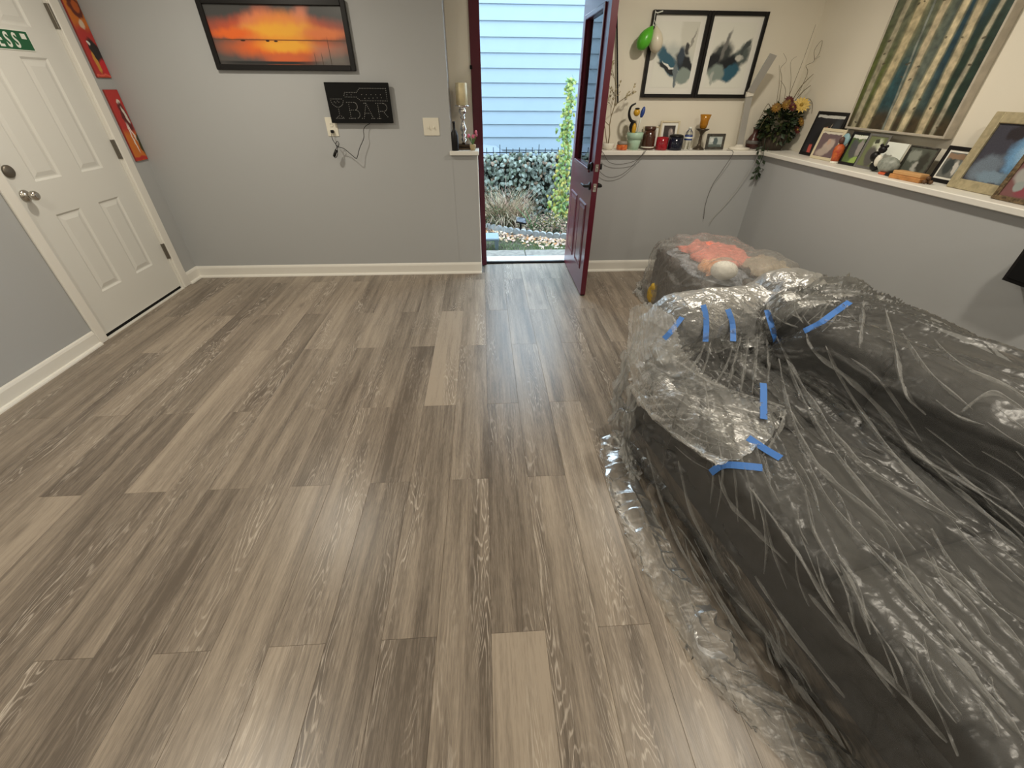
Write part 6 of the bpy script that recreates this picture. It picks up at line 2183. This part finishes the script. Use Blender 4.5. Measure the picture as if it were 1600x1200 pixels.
o = obj('vine_leaves', bm, VN, t)
o['kind'] = 'stuff'
for (x, z, m_) in ((0.86, 0.28, 0), (0.80, 0.02, 1), (0.88, 0.06, 1), (0.93, 0.20, 0), (0.97, 0.10, 1), (0.94, 0.0, 1)):
    bm = NB()
    ovate(bm, Vector((x, 5.92, z)), Vector((0.1, -1, 0.5)), Vector((0.3, 0, -1)), 0.085, 0.036, 0)
    obj('leaf', bm, VN[m_], t)

# dried ornamental grass, green strap leaves, low shrubs
t = thing('dry_grass_clump', 'tall dried straw-coloured grass clump in the garden bed', 'grass', (0.28, 6.15, GZ))
SG = [mat('straw_pale', (0.48, 0.40, 0.28), 0.8), mat('straw_pink', (0.40, 0.26, 0.21), 0.8), mat('straw_brown', (0.1016, 0.0635, 0.03175), 0.8), mat('grass_olive', (0.0635, 0.08255, 0.0254), 0.7)]
bm = NB()


def blade(bm, p, d, ln, wd, droop, mi, n=5):
    d = Vector(d).normalized()
    s = d.cross(Vector((0, 1, 0.2))).normalized() * wd
    pts = []
    for i in range(n + 1):
        q = i / n
        pts.append(Vector(p) + d * ln * q + Vector((d.x, d.y, 0)) * ln * droop * q * q * 0.8 - Vector((0, 0, 1)) * ln * droop * q * q)
    vv_ = [(bm.verts.new(x - s * (1 - 0.85 * i / n)), bm.verts.new(x + s * (1 - 0.85 * i / n))) for i, x in enumerate(pts)]
    for a, b_ in zip(vv_[:-1], vv_[1:]):
        f = bm.faces.new((a[0], a[1], b_[1], b_[0]))
        f.material_index = mi


for i in range(900):
    a = rnd.uniform(0, 2 * PI)
    blade(bm, (0.30 + rnd.gauss(0, 0.15), 6.08 + rnd.gauss(0, 0.07), GZ), (math.cos(a) * 0.45, math.sin(a) * 0.35 - 0.1, 1), rnd.uniform(0.40, 0.82), rnd.uniform(0.0025, 0.005), rnd.uniform(0.15, 0.85), rnd.choices([0, 1, 2, 3], [0.42, 0.22, 0.2, 0.16])[0])
o = obj('grass_blades', bm, SG, t)
o['kind'] = 'stuff'
t = thing('iris_plant', 'green strap-leaved plant bending beside the dried grass', 'plant', (0.66, 5.80, GZ))
M['strap'] = mat('strap_leaf_green', (0.16, 0.34, 0.16), 0.45, var=0.2)
for d, ln, dr in (((-0.55, -0.2, 1), 0.50, 0.15), ((-0.30, -0.2, 1), 0.46, 0.2), ((0.35, -0.2, 1), 0.45, 0.75), ((-0.7, -0.1, 0.8), 0.36, 0.3), ((0.1, -0.3, 1), 0.42, 0.3)):
    bm = NB()
    blade(bm, (0.66, 5.80, GZ), d, ln, 0.012, dr, 0, 7)
    obj('leaf', bm, M['strap'], t)


def shrub(label, cx, cy, rx, ry, h, mats_, n, seed, weights):
    r = random.Random(seed)
    t = thing('shrub', label, 'shrub', (cx, cy, GZ))
    bm = NB()
    for i in range(14):
        a = r.uniform(0, 2 * PI)
        tube(bm, [(cx, cy, GZ), (cx + math.cos(a) * rx * 0.5, cy + math.sin(a) * ry * 0.5, GZ + h * 0.5), (cx + math.cos(a) * rx * 0.8, cy + math.sin(a) * ry * 0.8, GZ + h * 0.9)], 0.004, 4, 0.002)
    obj('stems', bm, M['twig'], t)
    bm = NB()
    for i in range(n):
        a = r.uniform(0, 2 * PI)
        q = math.sqrt(r.random())
        p = Vector((cx + math.cos(a) * rx * q, cy + math.sin(a) * ry * q, GZ + h * r.random() * math.sqrt(max(0.05, 1 - q * q * 0.8))))
        leafpoly(bm, p, (r.uniform(-1, 1), r.uniform(-1, .4), r.uniform(-.2, 1)), r.uniform(0.02, 0.045), r.uniform(0.005, 0.011), r, r.choices(range(len(mats_)), weights)[0])
    o = obj('leaves', bm, mats_, t)
    o['kind'] = 'stuff'


shrub('low dull green and brown shrub behind the white edging, near the vine', 0.86, 5.72, 0.30, 0.22, 0.26, [SG[0], SG[1], SG[3], IV[2]], 1500, 5, [0.22, 0.2, 0.4, 0.18])
shrub('dark green low shrub under the dried grass', 0.14, 5.95, 0.24, 0.14, 0.30, [SG[3], IV[2], SG[2]], 700, 6, [0.5, 0.3, 0.2])

# scalloped edging
ed = thing('garden_edging', 'curved row of pale scalloped edging stones', 'edging', (0.58, 5.5, GZ))
M['edge'] = mat('pale_concrete_edging', (0.2159, 0.2286, 0.2349), 0.85, var=0.12, scale=25)
cp = spline([(-0.45, 6.15, 0), (0.05, 5.85, 0), (0.35, 5.64, 0), (0.62, 5.50, 0), (0.85, 5.40, 0), (1.10, 5.33, 0), (1.5, 5.26, 0)], 40)
acc, last, nxt = 0.0, cp[0], 0.0
for i in range(1, len(cp) - 1):
    acc += (cp[i] - last).length
    last = cp[i]
    if acc >= nxt:
        nxt += 0.092
        d = (cp[i + 1] - cp[i - 1])
        ang = math.atan2(d.y, d.x)
        bm = NB()
        prof = [(-0.045, 0), (0.045, 0), (0.045, 0.07), (0.034, 0.088), (0.014, 0.098), (-0.014, 0.098), (-0.034, 0.088), (-0.045, 0.07)]
        Mx = Matrix.Translation((cp[i].x, cp[i].y, GZ)) @ Matrix.Rotation(ang, 4, 'Z')
        rings(bm, [[Mx @ Vector((a, y, b_)) for a, b_ in prof] for y in (-0.022, 0.022)])
        bmesh.ops.recalc_face_normals(bm, faces=bm.faces)
        obj('edging_stone', bm, M['edge'], ed)

# solar spotlight
t = thing('solar_light', 'small black solar spotlight on a stake by the edging', 'garden light', (0.47, 5.72, GZ))
bm = NB()
tube(bm, [(0.47, 5.72, GZ), (0.47, 5.72, 0.05)], 0.012, 8)
obj('stake', bm, M['blackmat'], t)
bm = NB()
Mx = Matrix.Translation((0.47, 5.70, 0.075)) @ Matrix.Rotation(0.5, 4, 'X') @ Matrix.Rotation(0.25, 4, 'Y')
box(bm, -0.070, 0.070, -0.05, 0.05, -0.012, 0.012, 0.004, M=Mx)
obj('head', bm, M['black'], t)
bm = NB()
box(bm, -0.058, 0.058, -0.04, 0.04, 0.011, 0.0135, M=Mx)
obj('solar_panel', bm, mat('solar_cell', (0.01905, 0.02857, 0.04445), 0.12), t)

# pale blue stool
t = thing('garden_stool', 'pale blue plastic stool outside by the doorway', 'stool', (-0.06, 5.1, GZ))
M['stool'] = mat('weathered_blue_plastic', (0.1397, 0.1905, 0.2286), 0.5)
bm = NB()
box(bm, -0.30, 0.155, 4.97, 5.22, 0.025, 0.055, 0.008)
obj('stool_top', bm, M['stool'], t)
for x in (-0.27, 0.125):
    for y in (4.995, 5.195):
        bm = NB()
        rings(bm, [[(x - 0.018, y - 0.015, GZ), (x + 0.018, y - 0.015, GZ), (x + 0.018, y + 0.015, GZ), (x - 0.018, y + 0.015, GZ)],
                   [(x - 0.024, y - 0.02, 0.028), (x + 0.024, y - 0.02, 0.028), (x + 0.024, y + 0.02, 0.028), (x - 0.024, y + 0.02, 0.028)]])
        obj('leg', bm, M['stool'], t)

# lawn and fallen leaves
bm = NB()
GR = [mat('lawn_green', (0.1201, 0.2231, 0.06865), 0.6), mat('lawn_pale', (0.2403, 0.2918, 0.1373), 0.6)]


def edge_y(x):
    return np.interp(x, [-0.45, 0.05, 0.35, 0.62, 0.85, 1.10, 1.5], [6.15, 5.85, 5.64, 5.50, 5.40, 5.33, 5.26])


for i in range(9000):
    x = rnd.uniform(-0.7, 1.6)
    y = rnd.uniform(4.87, float(edge_y(x)) - 0.02)
    if rnd.random() < max(0, (y - 5.0)) / 0.7 * 0.8:
        continue
    ln = rnd.uniform(0.02, 0.05)
    d = Vector((rnd.uniform(-.5, .5), rnd.uniform(-.5, .5), 1)).normalized() * ln
    p = Vector((x, y, GZ))
    s = Vector((rnd.uniform(-1, 1), rnd.uniform(-1, 1), 0)).normalized() * 0.0022
    f = bm.faces.new([bm.verts.new(q) for q in (p - s, p + s, p + d)])
    f.material_index = rnd.choice([0, 0, 1])
tag(obj('lawn_grass', bm, GR), 'short green lawn between step and edging', 'grass', kind='stuff')
bm = NB()
FL = [mat('leaf_tan', (0.3603, 0.2403, 0.1373), 0.7), mat('leaf_pinkish', (0.3775, 0.2575, 0.2059), 0.7), mat('leaf_orange', (0.3432, 0.1459, 0.0429), 0.7), mat('leaf_pale', (0.429, 0.3603, 0.2833), 0.7), mat('leaf_brown', (0.08255, 0.04763, 0.0254), 0.8)]
for i in range(1500):
    x = rnd.uniform(-0.6, 1.5)
    y = float(edge_y(x)) - abs(rnd.gauss(0, 0.17)) - 0.02 if rnd.random() < 0.72 else float(edge_y(x)) + rnd.uniform(0.0, 0.75)
    if y < 4.87:
        continue
    ovate(bm, Vector((x, y, GZ + rnd.uniform(0.008, 0.04))), Vector((rnd.uniform(-.5, .5), rnd.uniform(-.7, .3), 1)), Vector((rnd.uniform(-1, 1), rnd.uniform(-1, 1), 0.1)), rnd.uniform(0.03, 0.06), rnd.uniform(0.012, 0.022), rnd.choices(range(5), [0.28, 0.24, 0.1, 0.22, 0.16])[0])
tag(obj('fallen_leaves', bm, FL), 'tan and pink fallen leaves along the edging', 'leaves', kind='stuff')
